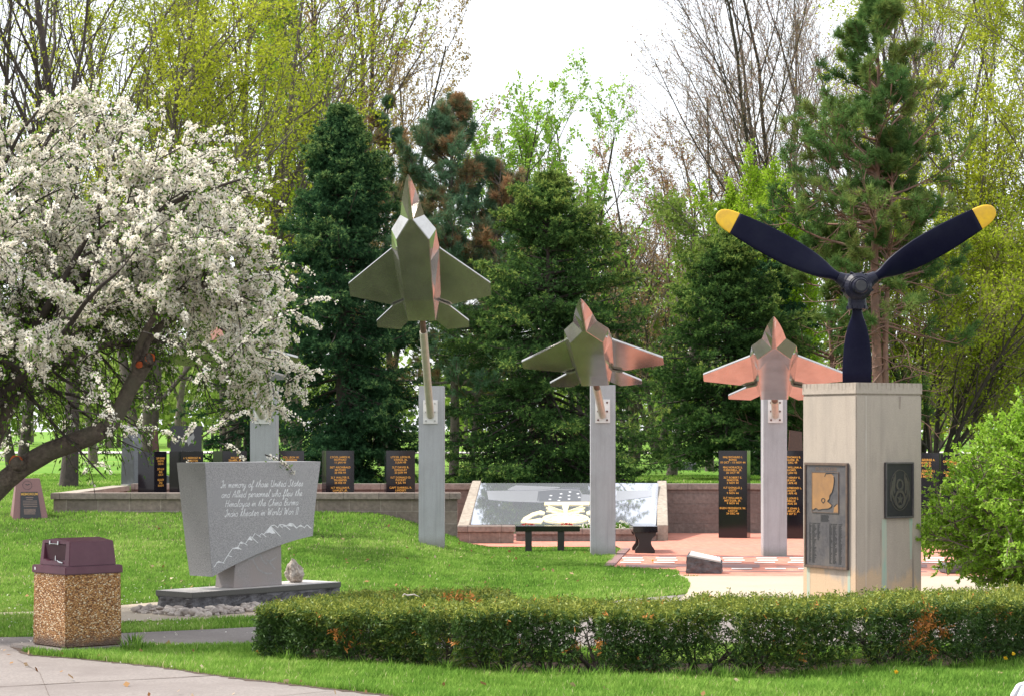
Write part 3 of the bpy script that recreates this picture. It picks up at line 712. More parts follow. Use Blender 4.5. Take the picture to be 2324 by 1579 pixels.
stele(907, 1021, 42.6, 10, T['s6'], 'black stele with gold names close beside the steep jet pylon')
stele(1667, 1021, 42.5, -18, T['s7'], 'full-height black stele with six gold name blocks on the brick plaza')
stele(1800, 1021, 42.3, -22, T['s8'], 'black stele half hidden between the last pylon and the concrete pedestal')
stele(2112, 1027, 39.6, -42, T['s9'], 'black stele just past the concrete pedestal, next to the bright green bush', 1.67)
stele(2176, 1029, 38.8, -55, T['s10'], 'black stele mostly covered by the bright green bush', 1.65)

# ------------------------------------------------------------------ benches
t = empty('granite_bench', (0.62, 37.45, 0.0), 0, 'black granite bench seen lengthwise in front of the sloped panel', 'bench', 'black granite benches')
mb = MB(); mb.box(-0.56, 0.53, -0.2, 0.2, 0.36, 0.452); mb.build('seat', M['black_granite'], t, 0.006)
for sx in (-0.35, 0.20):
    mb = MB(); mb.box(sx - 0.045, sx + 0.065, -0.16, 0.16, -0.05, 0.358); mb.build('leg', M['black_honed'], t, 0.006)
t = empty('granite_bench', ((1464.5 - CU) / F * 36.9, 36.9, 0.012), 0, 'black granite bench seen end-on with a waisted leg on red brick', 'bench', 'black granite benches')
mb = MB(); mb.box(-0.205, 0.205, -0.02, 1.2, 0.35, 0.452); mb.build('seat', M['black_granite'], t, 0.006)
prof = [(0.165, 0), (0.165, 0.045), (0.15, 0.075), (0.115, 0.12), (0.10, 0.17), (0.105, 0.22), (0.135, 0.265), (0.175, 0.29), (0.185, 0.348)]
for y0 in (0.05, 0.95):
    mb = MB()
    pts = [(x, z) for x, z in prof] + [(-x, z) for x, z in prof[::-1]]
    mb.hull8([(x, y0, z) for x, z in pts], [(x, y0 + 0.12, z) for x, z in pts]); mb.build('leg', M['black_honed'], t, 0.004)

# ------------------------------------------------------------------ small lectern stone on the plaza
D = 31.6; x = (1599 - CU) / F * D
t = empty('lectern_stone', (x, D, 0.018), R(-4), 'dark rough granite wedge stone lying on the edge of the brick plaza', 'marker stone')
mb = MB()
b = [(-0.265, -0.12, 0), (0.24, -0.12, 0), (0.26, 0.24, 0), (-0.25, 0.24, 0)]
tp = [(-0.26, -0.13, 0.235), (0.25, -0.12, 0.135), (0.26, 0.22, 0.17), (-0.22, 0.24, 0.285)]
mb.hull8(b, tp); bm = mb.bm
bmesh.ops.subdivide_edges(bm, edges=bm.edges[:], cuts=6, use_grid_fill=True)
for v in bm.verts:
    if v.co.z > 0.01 and v.co.z < 0.13 + 0.2 * (0.26 - v.co.x): v.co += Vector(mnoise.noise_vector(v.co * 14)) * 0.016
mb.build('body', M['slab_rough'], t)
mb = MB(); q = [Vector(p) for p in tp]; n = (q[1] - q[0]).cross(q[3] - q[0]).normalized()
c = sum(q, Vector()) / 4
mb.hull8([c + (p - c) * 0.9 + n * 0.008 for p in q], [c + (p - c) * 0.88 + n * 0.03 for p in q]); pf = mb.build('sloped_face', M['slab_top'], t)
rr = np.random.default_rng(5)
ex = (q[1] - q[0]) * 0.8; ey = (q[3] - q[0])
for r_ in range(4):
    mb = MB()
    for k in range(9):
        if True:
            o_ = q[0] + (q[1] - q[0]) * 0.1 + ey * (0.2 + 0.17 * r_) + ex * (k / 9) + n * 0.0315
            mb.poly([o_, o_ + ex * 0.082, o_ + ex * 0.082 + ey * (0.05 + .05 * rr.random()), o_ + ey * (0.05 + .05 * rr.random())])
    mb.build('worn_lettering', M['engraved'], pf)
# a second low stone hidden by the bush
t = empty('lectern_stone', ((2172 - CU) / F * 31.6, 31.6, 0.018), R(8), 'small dark wedge stone peeking out below the bright green bush', 'marker stone')
mb = MB(); mb.hull8([(-0.2, -0.12, 0), (0.22, -0.12, 0), (0.22, 0.2, 0), (-0.2, 0.2, 0)], [(-0.2, -0.12, 0.1), (0.22, -0.1, 0.14), (0.22, 0.2, 0.18), (-0.2, 0.2, 0.13)])
mb.build('body', M['slab_rough'], t, 0.01)

# ------------------------------------------------------------------ propeller pedestal
def plaque_frame(o, yaw): return Matrix.Translation(o) @ Matrix.Rotation(yaw, 4, 'Z')
S_ = 0.935
PX, PY, PR = 3.75, 24.0, R(30.7)
t = empty('pedestal', (PX, PY, 0), PR, 'stained square concrete pedestal carrying the three-bladed propeller and two bronze plaques', 'pedestal')
mb = MB(); mb.box(0, S_, 0, S_, -0.05, 2.435); mb.build('shaft', M['pedestal'], t, 0.012)
mb = MB(); mb.box(-0.006, S_ + 0.006, -0.006, S_ + 0.006, 2.441, 2.566); mb.build('cap', M['pedestal'], t, 0.008)
mb = MB(); mb.box(0.010, S_ - 0.010, 0.010, S_ - 0.010, 2.434, 2.442); mb.build('cap_joint', M['dark_run'], t)
# stains: runs below plaques, a thin deposit of their own on the face
mb = MB()
def run(face, a0, a1, z0, z1, taper=0.6, lift=0.0018):
    m = (a0 + a1) / 2; h = (a1 - a0) / 2
    pts = [(a0, z1), (a1, z1), (m + h * taper, z0), (m - h * taper, z0)]
    if face == 'l': mb.poly([(-lift, y, z) for y, z in pts])
    else: mb.poly([(x_, -lift, z) for x_, z in pts[::-1]])
for a_ in (('l', 0.10, 0.145, -0.02, 0.52, 1.2), ('l', 0.80, 0.86, -0.02, 0.53, 0.9), ('r', 0.36, 0.425, 0.0, 1.07, 1.3), ('r', 0.75, 0.80, 0.62, 1.07, 0.5)):
    mb = MB(); run(*a_); mb.build('verdigris_stain', M['verdigris'], t)
mb = MB(); run('r', 0.13, 0.139, 0.0, 2.42, 0.7, 0.003); mb.build('lime_run', M['lime_run'], t)
for a_ in (('r', 0.335, 0.352, 0.55, 0.95, 0.4, 0.003), ('r', 0.80, 0.815, 0.1, 1.02, 2.2, 0.003), ('r', 0.60, 0.63, 2.28, 2.42, 0.5, 0.003)):
    mb = MB(); run(*a_); mb.build('dark_run', M['dark_run'], t)
for a in np.linspace(0.03, 0.9, 15):
    h = 0.03 + 0.05 * abs(math.sin(a * 37))
    for f_ in 'lr':
        mb = MB()
        pts = [(a, 2.565), (a + 0.03, 2.565), (a + 0.02, 2.565 - h), (a + 0.012, 2.565 - h)]
        if f_ == 'l': mb.poly([(-0.0078, y, z) for y, z in pts])
        else: mb.poly([(x_, -0.0078, z) for x_, z in pts[::-1]])
        mb.build('mould_streak', M['dark_run'], t)

# tall plaque on the left face: local x -> -y of the pedestal, outwards -x
def plaque(name, yaw, o, wd, ht, label, mat):
    p = empty(name, (0, 0, 0), 0, label, 'plaque')
    p.matrix_world = Matrix.Translation((PX, PY, 0)) @ Matrix.Rotation(PR, 4, 'Z') @ Matrix.Translation(o) @ Matrix.Rotation(yaw, 4, 'Z')
    mb = MB(); mb.box(0, wd, -0.022, -0.003, 0, ht); mb.build('plate', mat, p, 0.004)
    return p
# frame where x runs to the viewer's right along the face and -y points out of it
wd, ht = 0.756, 1.172
p = plaque('bronze_plaque', R(-90), (0, 0.87, 0.515), wd, ht, 'tall bronze plaque with a copper map on the lit face of the pedestal', M['bronze'])
mb = MB(); e = 0.03
for b in ((0, wd, 0, e), (0, wd, ht - e, ht), (0, e, e, ht - e), (wd - e, wd, e, ht - e)):
    mb.box(b[0], b[1], -0.036, -0.0215, b[2], b[3])
mb.build('raised_border', M['bronze_edge'], p, 0.005)
V, fs = text_mesh('8TH AIR FORCE BASES', 0.052, 'CENTER', 0, 1.0, 1, 0.002, 0.72)
text_obj('title_lettering', V, fs, Matrix.Translation((wd * .5, -0.0235, ht - 0.045)) @ Matrix.Rotation(R(90), 4, 'X'), M['bronze_edge'], p)
V, fs = text_mesh('ENGLAND 1942-45', 0.034, 'CENTER', 0, 1.0, 1, 0.001, 0.8)
text_obj('subtitle_lettering', V, fs, Matrix.Translation((wd * .5, -0.0235, ht - 0.102)) @ Matrix.Rotation(R(90), 4, 'X'), M['bronze_dark'], p)
# map panel: zoom picture 190..530 x 220..740, plaque 85..650 x 85..1480
def mp(x, y): return ((x - 88) / 560 * wd, ht - (y - 88) / 1390 * ht)
def flat(mb, pts, y0, y1):
    q = [mp(*a) for a in pts]
    mb.hull8([(a, y0, b) for a, b in q], [(a, y1, b) for a, b in q])
mb = MB(); flat(mb, [(190, 215), (530, 215), (530, 742), (190, 742)], -0.0215, -0.026); mb.build('map_sea', M['bronze'], p)
mb = MB()
flat(mb, [(192, 222), (360, 222), (385, 240), (440, 232), (475, 268), (480, 320), (470, 400), (452, 470), (420, 520), (418, 560), (392, 590), (410, 606), (450, 640), (440, 665), (405, 690), (360, 695), (330, 700), (300, 700), (275, 712), (240, 690), (205, 715), (192, 700)], -0.0262, -0.0285)
flat(mb, [(478, 660), (512, 620), (526, 640), (526, 735), (470, 735)], -0.0262, -0.0285)
ml = mb.build('map_land', M['copper_map'], p)
mb = MB()
def fstroke(mb, pts, w_, y0, y1):
    for (x0, y0_), (x1, y1_) in zip(pts[:-1], pts[1:]):
        dx, dy = x1 - x0, y1_ - y0_; l = math.hypot(dx, dy) or 1; nx, ny = -dy / l * w_, dx / l * w_
        flat(mb, [(x0 + nx, y0_ + ny), (x1 + nx, y1_ + ny), (x1 - nx, y1_ - ny), (x0 - nx, y0_ - ny)], y0, y1)
fstroke(mb, [(475, 268), (480, 320), (470, 400), (452, 470), (420, 520), (418, 560), (392, 590), (410, 606), (450, 640), (440, 665), (405, 690), (330, 698), (275, 712), (240, 690), (205, 715)], 4, -0.0283, -0.030)
fstroke(mb, [(355, 270), (372, 232), (470, 222)], 4, -0.0283, -0.030)
fstroke(mb, [(478, 660), (512, 620)], 5, -0.0283, -0.030)
fstroke(mb, [(a, b) for a, b in ((338, 620), (315, 590), (320, 565), (338, 555), (358, 565), (360, 590), (338, 620))], 5, -0.0283, -0.0305)
mb.build('coastline', M['bronze_dark'], ml)
mb = MB()
for b in ((186, 534, 210, 217), (186, 534, 738, 746), (186, 192, 217, 738), (528, 534, 217, 738)):
    flat(mb, [(b[0], b[2]), (b[1], b[2]), (b[1], b[3]), (b[0], b[3])], -0.0215, -0.031)
mb.build('map_frame', M['bronze_edge'], p)
mb = MB(); rr = np.random.default_rng(11)
def lines(x0, x1, ya, yb, st, jit):
    y = ya
    while y < yb:
        l = x0 + (x1 - x0) * rr.uniform(1 - jit, 1.0)
        flat(mb, [(x0, y), (l, y), (l, y + st * 0.5), (x0, y + st * 0.5)], -0.0215, -0.0242); y += st
lines(300, 410, 775, 860, 13, 0.15)
for x0, x1 in ((146, 178), (188, 246), (256, 290), (410, 448), (455, 510), (530, 575)):
    lines(x0, x1, 905, 1410 if x0 not in (256,) else 1110, 15, 0.55)
    flat(mb, [(x0, 885), (x1, 885), (x1, 893), (x0, 893)], -0.0215, -0.0242)
mb.build('name_columns', M['bronze_dark'], p)

wd, ht = 0.404, 0.614
p = plaque('bronze_plaque', 0.0, (0.389, 0, 1.08), wd, ht, 'small dark bronze plaque with a winged eight emblem', M['bronze_dark'])
mb = MB(); e = 0.02
for b in ((0, wd, 0, e), (0, wd, ht - e, ht), (0, e, e, ht - e), (wd - e, wd, e, ht - e)):
    mb.box(b[0], b[1], -0.038, -0.0215, b[2], b[3])
mb.build('raised_border', M['bronze'], p, 0.004)
# zoom picture 1110..1480 x 70..820
def mq(x, y): return ((x - 1115) / 365 * wd, ht - (y - 72) / 748 * ht)
def ring(mb, cx, cy, rx0, ry0, rx1, ry1, y0, y1, n=40):
    for k in range(n):
        a, b = 2 * math.pi * k / n, 2 * math.pi * (k + 1) / n
        q = [mq(cx + rx0 * math.cos(a), cy + ry0 * math.sin(a)), mq(cx + rx0 * math.cos(b), cy + ry0 * math.sin(b)), mq(cx + rx1 * math.cos(b), cy + ry1 * math.sin(b)), mq(cx + rx1 * math.cos(a), cy + ry1 * math.sin(a))]
        mb.hull8([(u_, y0, v_) for u_, v_ in q], [(u_, y1, v_) for u_, v_ in q])
mb = MB()
ring(mb, 1303, 445, 132, 275, 124, 266, -0.0215, -0.028)
ring(mb, 1300, 375, 48, 82, 26, 52, -0.0215, -0.030)
ring(mb, 1303, 565, 66, 128, 46, 88, -0.0215, -0.030)
st5 = []
for k in range(10):
    a = math.pi / 2 + k * math.pi / 5; r_ = 1.0 if k % 2 == 0 else 0.42
    st5.append(mq(1303 + 42 * r_ * math.cos(a), 567 - 78 * r_ * math.sin(a)))
mb.hull8([(a, -0.0215, b) for a, b in st5], [(a, -0.030, b) for a, b in st5])
for s in (-1, 1):
    wing = [(60, 215), (72, 235), (76, 330), (88, 420), (74, 500), (62, 470), (66, 420), (58, 330), (52, 250)]
    for sc_ in (0, 1, 2):
        w2 = [(1303 + s * (x + 18 * sc_ + (y - 215) * 0.02 * sc_), y + 42 * sc_ * 1.2) for x, y in wing]
        q = [mq(x, y) for x, y in w2]
        if s < 0: q = q[::-1]
        mb.hull8([(a, -0.0215, b) for a, b in q], [(a, -0.0265 - 0.001 * sc_, b) for a, b in q])
    for k in range(4):
        y0 = 520 + 36 * k; x0 = 1303 + s * (112 - 12 * k)
        q = [mq(x, y) for x, y in ((x0, y0 - 40), (x0 - s * 40, y0 + 10), (x0 - s * 45, y0 + 40), (x0 - s * 12, y0 + 12))]
        mb.hull8([(a, -0.0215, b) for a, b in q], [(a, -0.027, b) for a, b in q])
mb.build('winged_eight_emblem', M['bronze_relief'], p)

# ------------------------------------------------------------------ propeller
hub = Vector((3.86, 24.64, 3.64))
t = empty('propeller', (hub.x, hub.y, 2.566), 0, 'dark blue three-bladed aircraft propeller with yellow tips standing on the concrete pedestal', 'propeller')
hz0 = hub.z - 2.566
def blade(ang, r_end, name):
    rs = [0.16, 0.22, 0.28, 0.33, 0.38, 0.45, 0.54, 0.66, 0.80, 0.95, 1.1, 1.25, 1.40, 1.50, 1.545, 1.555, 1.62, 1.68, 1.72, 1.75, 1.768, 1.774]
    ws = [.115, .112, .115, .135, .17, .21, .25, .285, .31, .320, .318, .305, .283, .264, .256, .254, .240, .210, .172, .128, .07, .02]
    th = [.115, .112, .105, .092, .080, .070, .062, .054, .048, .043, .038, .034, .030, .027, .026, .026, .024, .022, .019, .016, .012, .008]
    M3 = Matrix.Rotation(-R(ang - 90), 4, 'Y')
    nprof = 16; loops = []
    rl = [r_ for r_ in rs if r_ <= r_end]
    for i, r_ in enumerate(rl):
        tw = R(40 - 32 * min(1, max(0, (r_ - 0.2) / 1.0)) ** 0.7)
        sq = min(1, max(0, (r_ - 0.26) / 0.2))
        lp = []
        for k in range(nprof):
            a = 2 * math.pi * k / nprof
            cx_, cy_ = math.cos(a), math.sin(a)
            x_ = cx_ * ws[i] / 2; y_ = cy_ * th[i] / 2 * (1 - 0.45 * sq * cx_) 
            xx = x_ * math.cos(tw) - y_ * math.sin(tw); yy = x_ * math.sin(tw) + y_ * math.cos(tw)
            f_ = 1.0 / max(0.75, math.cos(tw)) if sq > 0.3 else 1.0
            lp.append(M3 @ Vector((xx * (1 + (f_ - 1) * sq), yy * 0.8, r_)) + Vector((0, 0, hz0)))
        loops.append(lp)
    def skin(nm, seg, mat, parent, capa=True):
        mb = MB(); bm = mb.bm
        vs = [[bm.verts.new(p_) for p_ in lp] for lp in seg]
        for a, b in zip(vs[:-1], vs[1:]):
            for k in range(nprof): bm.faces.new((a[k], a[(k + 1) % nprof], b[(k + 1) % nprof], b[k]))
        bm.faces.new(vs[0][::-1]); bm.faces.new(vs[-1])
        o = mb.build(nm, mat, parent); 
        me = o.data; me.polygons.foreach_set('use_smooth', [len(f.vertices) == 4 for f in me.polygons]); return o
    k = sum(1 for r_ in rl if r_ <= 1.55)
    o = skin(name, loops[:k], M['prop_blue'], t)
    if r_end > 1.6: skin('yellow_tip', loops[k - 1:], M['prop_yellow'], o)
blade(29.5, 2, 'blade'); blade(152.4, 2, 'blade'); blade(270, 1.1, 'blade')
mb = MB(); bm = mb.bm
mb.tube([(0, 0.20, hz0), (0, 0.12, hz0), (0, -0.10, hz0), (0, -0.15, hz0)], [0.10, 0.155, 0.155, 0.11], 24)
hubo = mb.build('hub', M['prop_hub'], t, 0.01)
for ang in (29.5, 152.4, 270):
    M3 = Matrix.Translation((0, 0, hz0)) @ Matrix.Rotation(-R(ang - 90), 4, 'Y')
    low_ = ang == 270
    mb = MB(); pts = [M3 @ Vector((0, 0, z)) for z in (0.08, 0.17, 0.175, 0.245)]
    mb.tube(pts, [0.105, 0.10, 0.106, 0.106] if low_ else [0.115, 0.085, 0.078, 0.064], 20); mb.build('blade_socket', M['prop_hub'], t, 0.004)
    for k in range(8 if low_ else 6):
        a = 2 * math.pi * k / 8
        mb = MB(); mb.tube([M3 @ Vector(((.108 if low_ else .112) * math.cos(a), (.108 if low_ else .112) * math.sin(a), z)) for z in ((0.21, 0.25) if low_ else (0.10, 0.145))], [0.013, 0.013], 6); mb.build('bolt', M['prop_hub'], hubo)
mb = MB(); mb.tube([(0, -0.149, hz0), (0, -0.27, hz0), (0, -0.285, hz0)], [0.085, 0.085, 0.078], 24); cp = mb.build('hub_cap', M['prop_hub'], t, 0.004)
mb = MB(); mb.tube([(0, -0.284, hz0), (0, -0.292, hz0)], [0.062, 0.058], 24); mb.build('cap_face', M['prop_cap'], cp)

# ------------------------------------------------------------------ flared memorial stone on its slab
PH = R(49.8)
t = empty('memorial_stone', (-3.563, 24.57, 0.016), PH, 'flared grey granite memorial with script lettering and etched mountains on a dark slab base', 'memorial')
mb = MB(); mb.box(0.0, 2.33, 0.0, 0.60, -0.05, 0.158); bm = mb.bm
bmesh.ops.subdivide_edges(bm, edges=[e for e in bm.edges], cuts=7, use_grid_fill=True)
long_e = [e for e in bm.edges if abs(e.verts[0].co.x - e.verts[1].co.x) > 0.2]
bmesh.ops.subdivide_edges(bm, edges=long_e, cuts=4, use_grid_fill=True)
for v in bm.verts:
    if v.co.z < 0.15:
        nn = mnoise.noise_vector(v.co * 9) + mnoise.noise_vector(v.co * 23) * 0.5
        v.co += Vector((nn.x, nn.y, nn.z * 0.3)) * 0.028
mb.build('rough_base', M['slab_rough'], t)
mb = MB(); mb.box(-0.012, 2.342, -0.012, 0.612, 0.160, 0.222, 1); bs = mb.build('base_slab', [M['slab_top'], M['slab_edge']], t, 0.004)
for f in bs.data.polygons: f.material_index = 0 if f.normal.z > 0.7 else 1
mb = MB()
mb.hull8([(0.76, 0.16, 0.223), (1.53, 0.16, 0.223), (1.53, 0.47, 0.223), (0.76, 0.47, 0.223)], [(0.80, 0.16, 0.62), (1.515, 0.16, 0.80), (1.515, 0.46, 0.80), (0.80, 0.46, 0.62)])
pln = mb.build('plinth', M['granite_plinth'], t, 0.004)
# upper stone: outline with a concave lower edge, thicker at the top
fr = [(0.404, 0.372)]
for k in range(1, 13):
    s = k / 12; x_ = 0.404 + (2.0 - 0.404) * s
    fr.append((x_, 0.372 + 0.408 * (0.62 * (1 - (1 - s) ** 1.75) + 0.38 * s)))
lft = [(0.404 - 0.113 * (s ** 0.8), 0.372 + 1.29 * s) for s in (1.0, 0.8, 0.6, 0.4, 0.2)]
rgt = [(2.0 + 0.13 * s ** 1.3, 0.78 + 0.883 * s) for s in (0.25, 0.5, 0.75, 1.0)]
front = fr + rgt + lft
def dep(z): return 0.385 + 0.095 * (z - 0.37) / 1.29
mb = MB(); mb.hull8([(x_, 0.12, z) for x_, z in front], [(x_, 0.12 + dep(z), z) for x_, z in front])
ups = mb.build('carved_stone', M['granite_stone'], t, 0.003)
def mem(u, v):      # picture point -> point on the front face in the memorial's frame
    d = W(u, v, 1.0) - np.array((0, 0, H))
    n = np.array((math.sin(PH), -math.cos(PH), 0)); o = np.array((-3.563, 24.57, 0.016)) - n * 0.12
    s = np.dot(o - np.array((0, 0, H)), n) / np.dot(d, n); q = np.array((0, 0, H)) + s * d - np.array((-3.563, 24.57, 0.016))
    return q[0] * math.cos(PH) + q[1] * math.sin(PH), q[2]
def z1(x, y): return ((430 + x * 0.27228) / 1.1015, (1130 + y * 0.27228) / 1.1015)
# lettering, one mesh: four lines of slanted script
GL = {
 'a': [[(.85, .85), (.55, 1), (.2, .75), (.15, .3), (.4, 0), (.75, .3), (.85, .95), (.8, .3), (.95, .05)]],
 'd': [[(.85, .85), (.5, 1), (.15, .7), (.15, .25), (.4, 0), (.75, .3), (.95, 2.0), (.82, .3), (1, .05)]],
 'e': [[(0, .2), (.5, .5), (.7, .85), (.45, 1), (.15, .7), (.15, .25), (.45, 0), (.85, .25)]],
 'f': [[(0, .1), (.4, .9), (.65, 1.8), (.5, 2), (.35, 1.6), (.25, -.7), (.4, -.9), (.55, -.4), (.35, 0), (.8, .2)]],
 'h': [[(0, .1), (.4, 1.3), (.5, 1.95), (.35, 1.9), (.2, 0), (.3, .6), (.6, 1), (.75, .8), (.75, .15), (.95, .05)]],
 'i': [[(0, .2), (.3, 1), (.25, .2), (.45, .03)], [(.34, 1.42), (.42, 1.52)]],
 'l': [[(0, .1), (.4, 1.4), (.48, 2), (.33, 1.95), (.22, .3), (.45, .03)]],
 'm': [[(0, .6), (.15, 1), (.15, 0), (.25, .7), (.45, 1), (.52, 0), (.62, .7), (.85, 1), (.92, .15), (1.1, .05)]],
 'n': [[(0, .6), (.15, 1), (.15, 0), (.3, .7), (.55, 1), (.65, .15), (.85, .05)]],
 'o': [[(.5, 1), (.15, .7), (.15, .25), (.45, 0), (.75, .3), (.75, .75), (.5, 1), (.9, .85)]],
 'p': [[(0, .6), (.2, 1), (.1, -.9)], [(.18, .6), (.5, 1), (.8, .7), (.75, .2), (.4, 0), (.2, .15)]],
 'r': [[(0, .5), (.2, 1.1), (.25, .95), (.55, .95), (.5, .2), (.7, .03)]],
 's': [[(0, .1), (.45, 1.05), (.6, .45), (.45, .02), (.15, .1)]],
 't': [[(0, .1), (.45, 1.7), (.3, .25), (.5, .03)], [(.1, 1.2), (.65, 1.25)]],
 'u': [[(0, .7), (.15, 1), (.15, .3), (.35, 0), (.7, .4), (.78, 1), (.75, .2), (.95, .05)]],
 'w': [[(0, .8), (.12, 1), (.15, .2), (.35, 0), (.55, .4), (.58, .9), (.6, .2), (.8, 0), (1.0, .5), (1.0, 1), (1.2, .85)]],
 'y': [[(0, .7), (.15, 1), (.15, .4), (.35, .1), (.7, .5), (.78, 1), (.6, -.7), (.35, -.9), (.3, -.5), (.9, .1)]],
 'A': [[(0, 0), (.7, 2), (.9, 0)], [(.2, .8), (1, .8)]],
 'B': [[(.3, 2), (.15, 0)], [(.1, 1.9), (.7, 2), (.9, 1.6), (.3, 1.05), (.95, .7), (.7, .05), (.1, .05)]],
 'C': [[(1, 1.7), (.75, 2), (.3, 1.6), (.1, .8), (.3, .1), (.7, 0), (1.05, .4)]],
 'H': [[(.25, 2), (.1, 0)], [(1.0, 2), (.85, 0)], [(0, .95), (1.05, 1.1)]],
 'I': [[(.1, 1.6), (.3, 2), (.6, 1.95), (.45, .2), (.2, 0), (0, .2), (.5, .3)]],
 'S': [[(.9, 1.7), (.65, 2), (.35, 1.7), (.7, .9), (.55, .1), (.2, 0), (0, .3)]],
 'U': [[(0, 1.7), (.2, 2), (.15, .5), (.4, 0), (.8, .4), (.95, 2), (.9, .2), (1.1, 0)]],
 'W': [[(0, 1.7), (.2, 2), (.3, 0), (.75, 1.6), (.85, 0), (1.35, 2)]],
 '|': [[(.15, 2), (.15, 0)], [(0, 2), (.3, 2)], [(0, 0), (.3, 0)]]}
def script(body, width, xh, hw, slant=.28):
    """single-line cursive drawn as thin strips"""
    x = 0.0; runs = []
    for ch in body.replace('II', '||'):
        if ch == ' ': x += .75; continue
        for st in GL[ch]:
            P_ = np.array(st, float); Pm = np.vstack([2 * P_[0] - P_[1], P_, 2 * P_[-1] - P_[-2]]); q_ = []
            for i in range(len(P_) - 1):
                for f in np.linspace(0, 1, 5)[:-1]:
                    a, b, c, d = Pm[i:i + 4]
                    q_.append(.5 * (2 * b + (c - a) * f + (2 * a - 5 * b + 4 * c - d) * f ** 2 + (3 * b - a - 3 * c + d) * f ** 3))
            q_.append(P_[-1]); q_ = np.array(q_); q_[:, 0] += x; runs.append(q_)
        x += max(p_[0] for st in GL[ch] for p_ in st) + .06 + (.12 if ch.isupper() or ch == '|' else 0)
    k = width / x; V, fs = [], []
    for q_ in runs:
        q_ = np.stack([q_[:, 0] * k + q_[:, 1] * xh * slant, q_[:, 1] * xh], 1)
        T = np.gradient(q_, axis=0); T /= np.maximum(np.linalg.norm(T, axis=1, keepdims=True), 1e-9); nr = np.stack([-T[:, 1], T[:, 0]], 1) * hw
        b0 = len(V)
        for p_, n_ in zip(q_, nr): V += [(*(p_ + n_), 0), (*(p_ - n_), 0)]
        for i in range(len(q_) - 1): fs.append([b0 + 2 * i, b0 + 2 * i + 1, b0 + 2 * i + 3, b0 + 2 * i + 2])
    return np.array(V), fs
lines4 = ['In memory of those United States', 'and Allied personnel who flew the', 'Himalayas in the China Burma', 'India theater in World War II']
ext = [((445, 325), (1198, 308)), ((450, 415), (1193, 397)), ((485, 500), (1158, 482)), ((483, 590), (1158, 566))]
for body, (pa, pb) in zip(lines4, ext):
    a = mem(*z1(*pa)); b = mem(*z1(*pb))
    V, fs = script(body, b[0] - a[0], 0.0395, 0.0036)
    sl = (b[1] - a[1]) / (b[0] - a[0]); V[:, 1] += V[:, 0] * sl
    text_obj('script_lettering', V, fs, Matrix.Translation((a[0], 0.1185, a[1])) @ Matrix.Rotation(R(90), 4, 'X'), M['engraved'], ups)
# mountain ridge engraved along the lower edge
mb = MB()
ridge = [(385, 1050), (425, 995), (470, 1012), (510, 945), (555, 880), (605, 868), (632, 818), (672, 838), (715, 770), (738, 778), (760, 740), (800, 768), (822, 740), (842, 752), (905, 675), (940, 664), (970, 690), (985, 662), (1020, 660), (1050, 672), (1080, 648), (1110, 654), (1145, 692), (1180, 662), (1210, 690), (1240, 662), (1270, 695)]
def mstroke(pts, w_):
    q = [mem(*z1(*p_)) for p_ in pts]
    for (x0, y0), (x1, y1) in zip(q[:-1], q[1:]):
        dx, dy = x1 - x0, y1 - y0; l = math.hypot(dx, dy) or 1; nx, ny = -dy / l * w_, dx / l * w_
        mb.poly([(x0 + nx, 0.1183, y0 + ny), (x1 + nx, 0.1183, y1 + ny), (x1 - nx, 0.1183, y1 - ny), (x0 - nx, 0.1183, y0 - ny)])
mstroke(ridge, 0.0045)
for pk in ((425, 995, 55, 22), (515, 945, 35, 12), (605, 868, 30, 24), (632, 818, 60, 32), (720, 770, 70, 60), (760, 740, 55, 36), (820, 740, 45, 34), (905, 675, 90, 95), (985, 662, 30, 30), (1025, 660, 60, 50), (1085, 648, 60, 48), (1180, 662, 40, 32), (1240, 662, 40, 35)):
    mstroke([(pk[0], pk[1]), (pk[0] + pk[2], pk[1] + pk[3])], 0.004)
for cx_, cy_, w_, h_ in ((905, 678, 45, 62), (718, 772, 22, 32), (1083, 650, 26, 26), (632, 820, 22, 16), (600, 870, 40, 16), (1028, 662, 18, 16), (428, 997, 26, 14), (1180, 664, 16, 16)):
    q = [mem(*z1(*p_)) for p_ in ((cx_, cy_), (cx_ + w_, cy_ + h_), (cx_ + w_ * 0.3, cy_ + h_ * 1.1), (cx_ - w_ * 0.2, cy_ + h_ * 0.9), (cx_ - w_, cy_ + h_))]
    mb.poly([(a, 0.1186, b) for a, b in q])
mb.build('etched_mountain_ridge', M['engraved'], ups)
mb = MB()
for pts in ([(715, 985), (760, 970), (830, 935), (850, 985), (870, 1010), (895, 1030)], [(760, 975), (790, 1030), (815, 1075), (850, 1095)], [(905, 995), (940, 1035), (970, 1075)], [(850, 1100), (895, 1112), (940, 1108)], [(890, 985), (920, 1000), (980, 960)]):
    q = [mem(*z1(*p_)) for p_ in pts]
    for (x0, y0), (x1, y1) in zip(q[:-1], q[1:]):
        dx, dy = x1 - x0, y1 - y0; l = math.hypot(dx, dy) or 1; nx, ny = -dy / l * .009, dx / l * .009
        mb.poly([(x0 + nx, 0.1583, y0 + ny), (x1 + nx, 0.1583, y1 + ny), (x1 - nx, 0.1583, y1 - ny), (x0 - nx, 0.1583, y0 - ny)])
mb.build('etched_figure', M['etch_light'], pln)
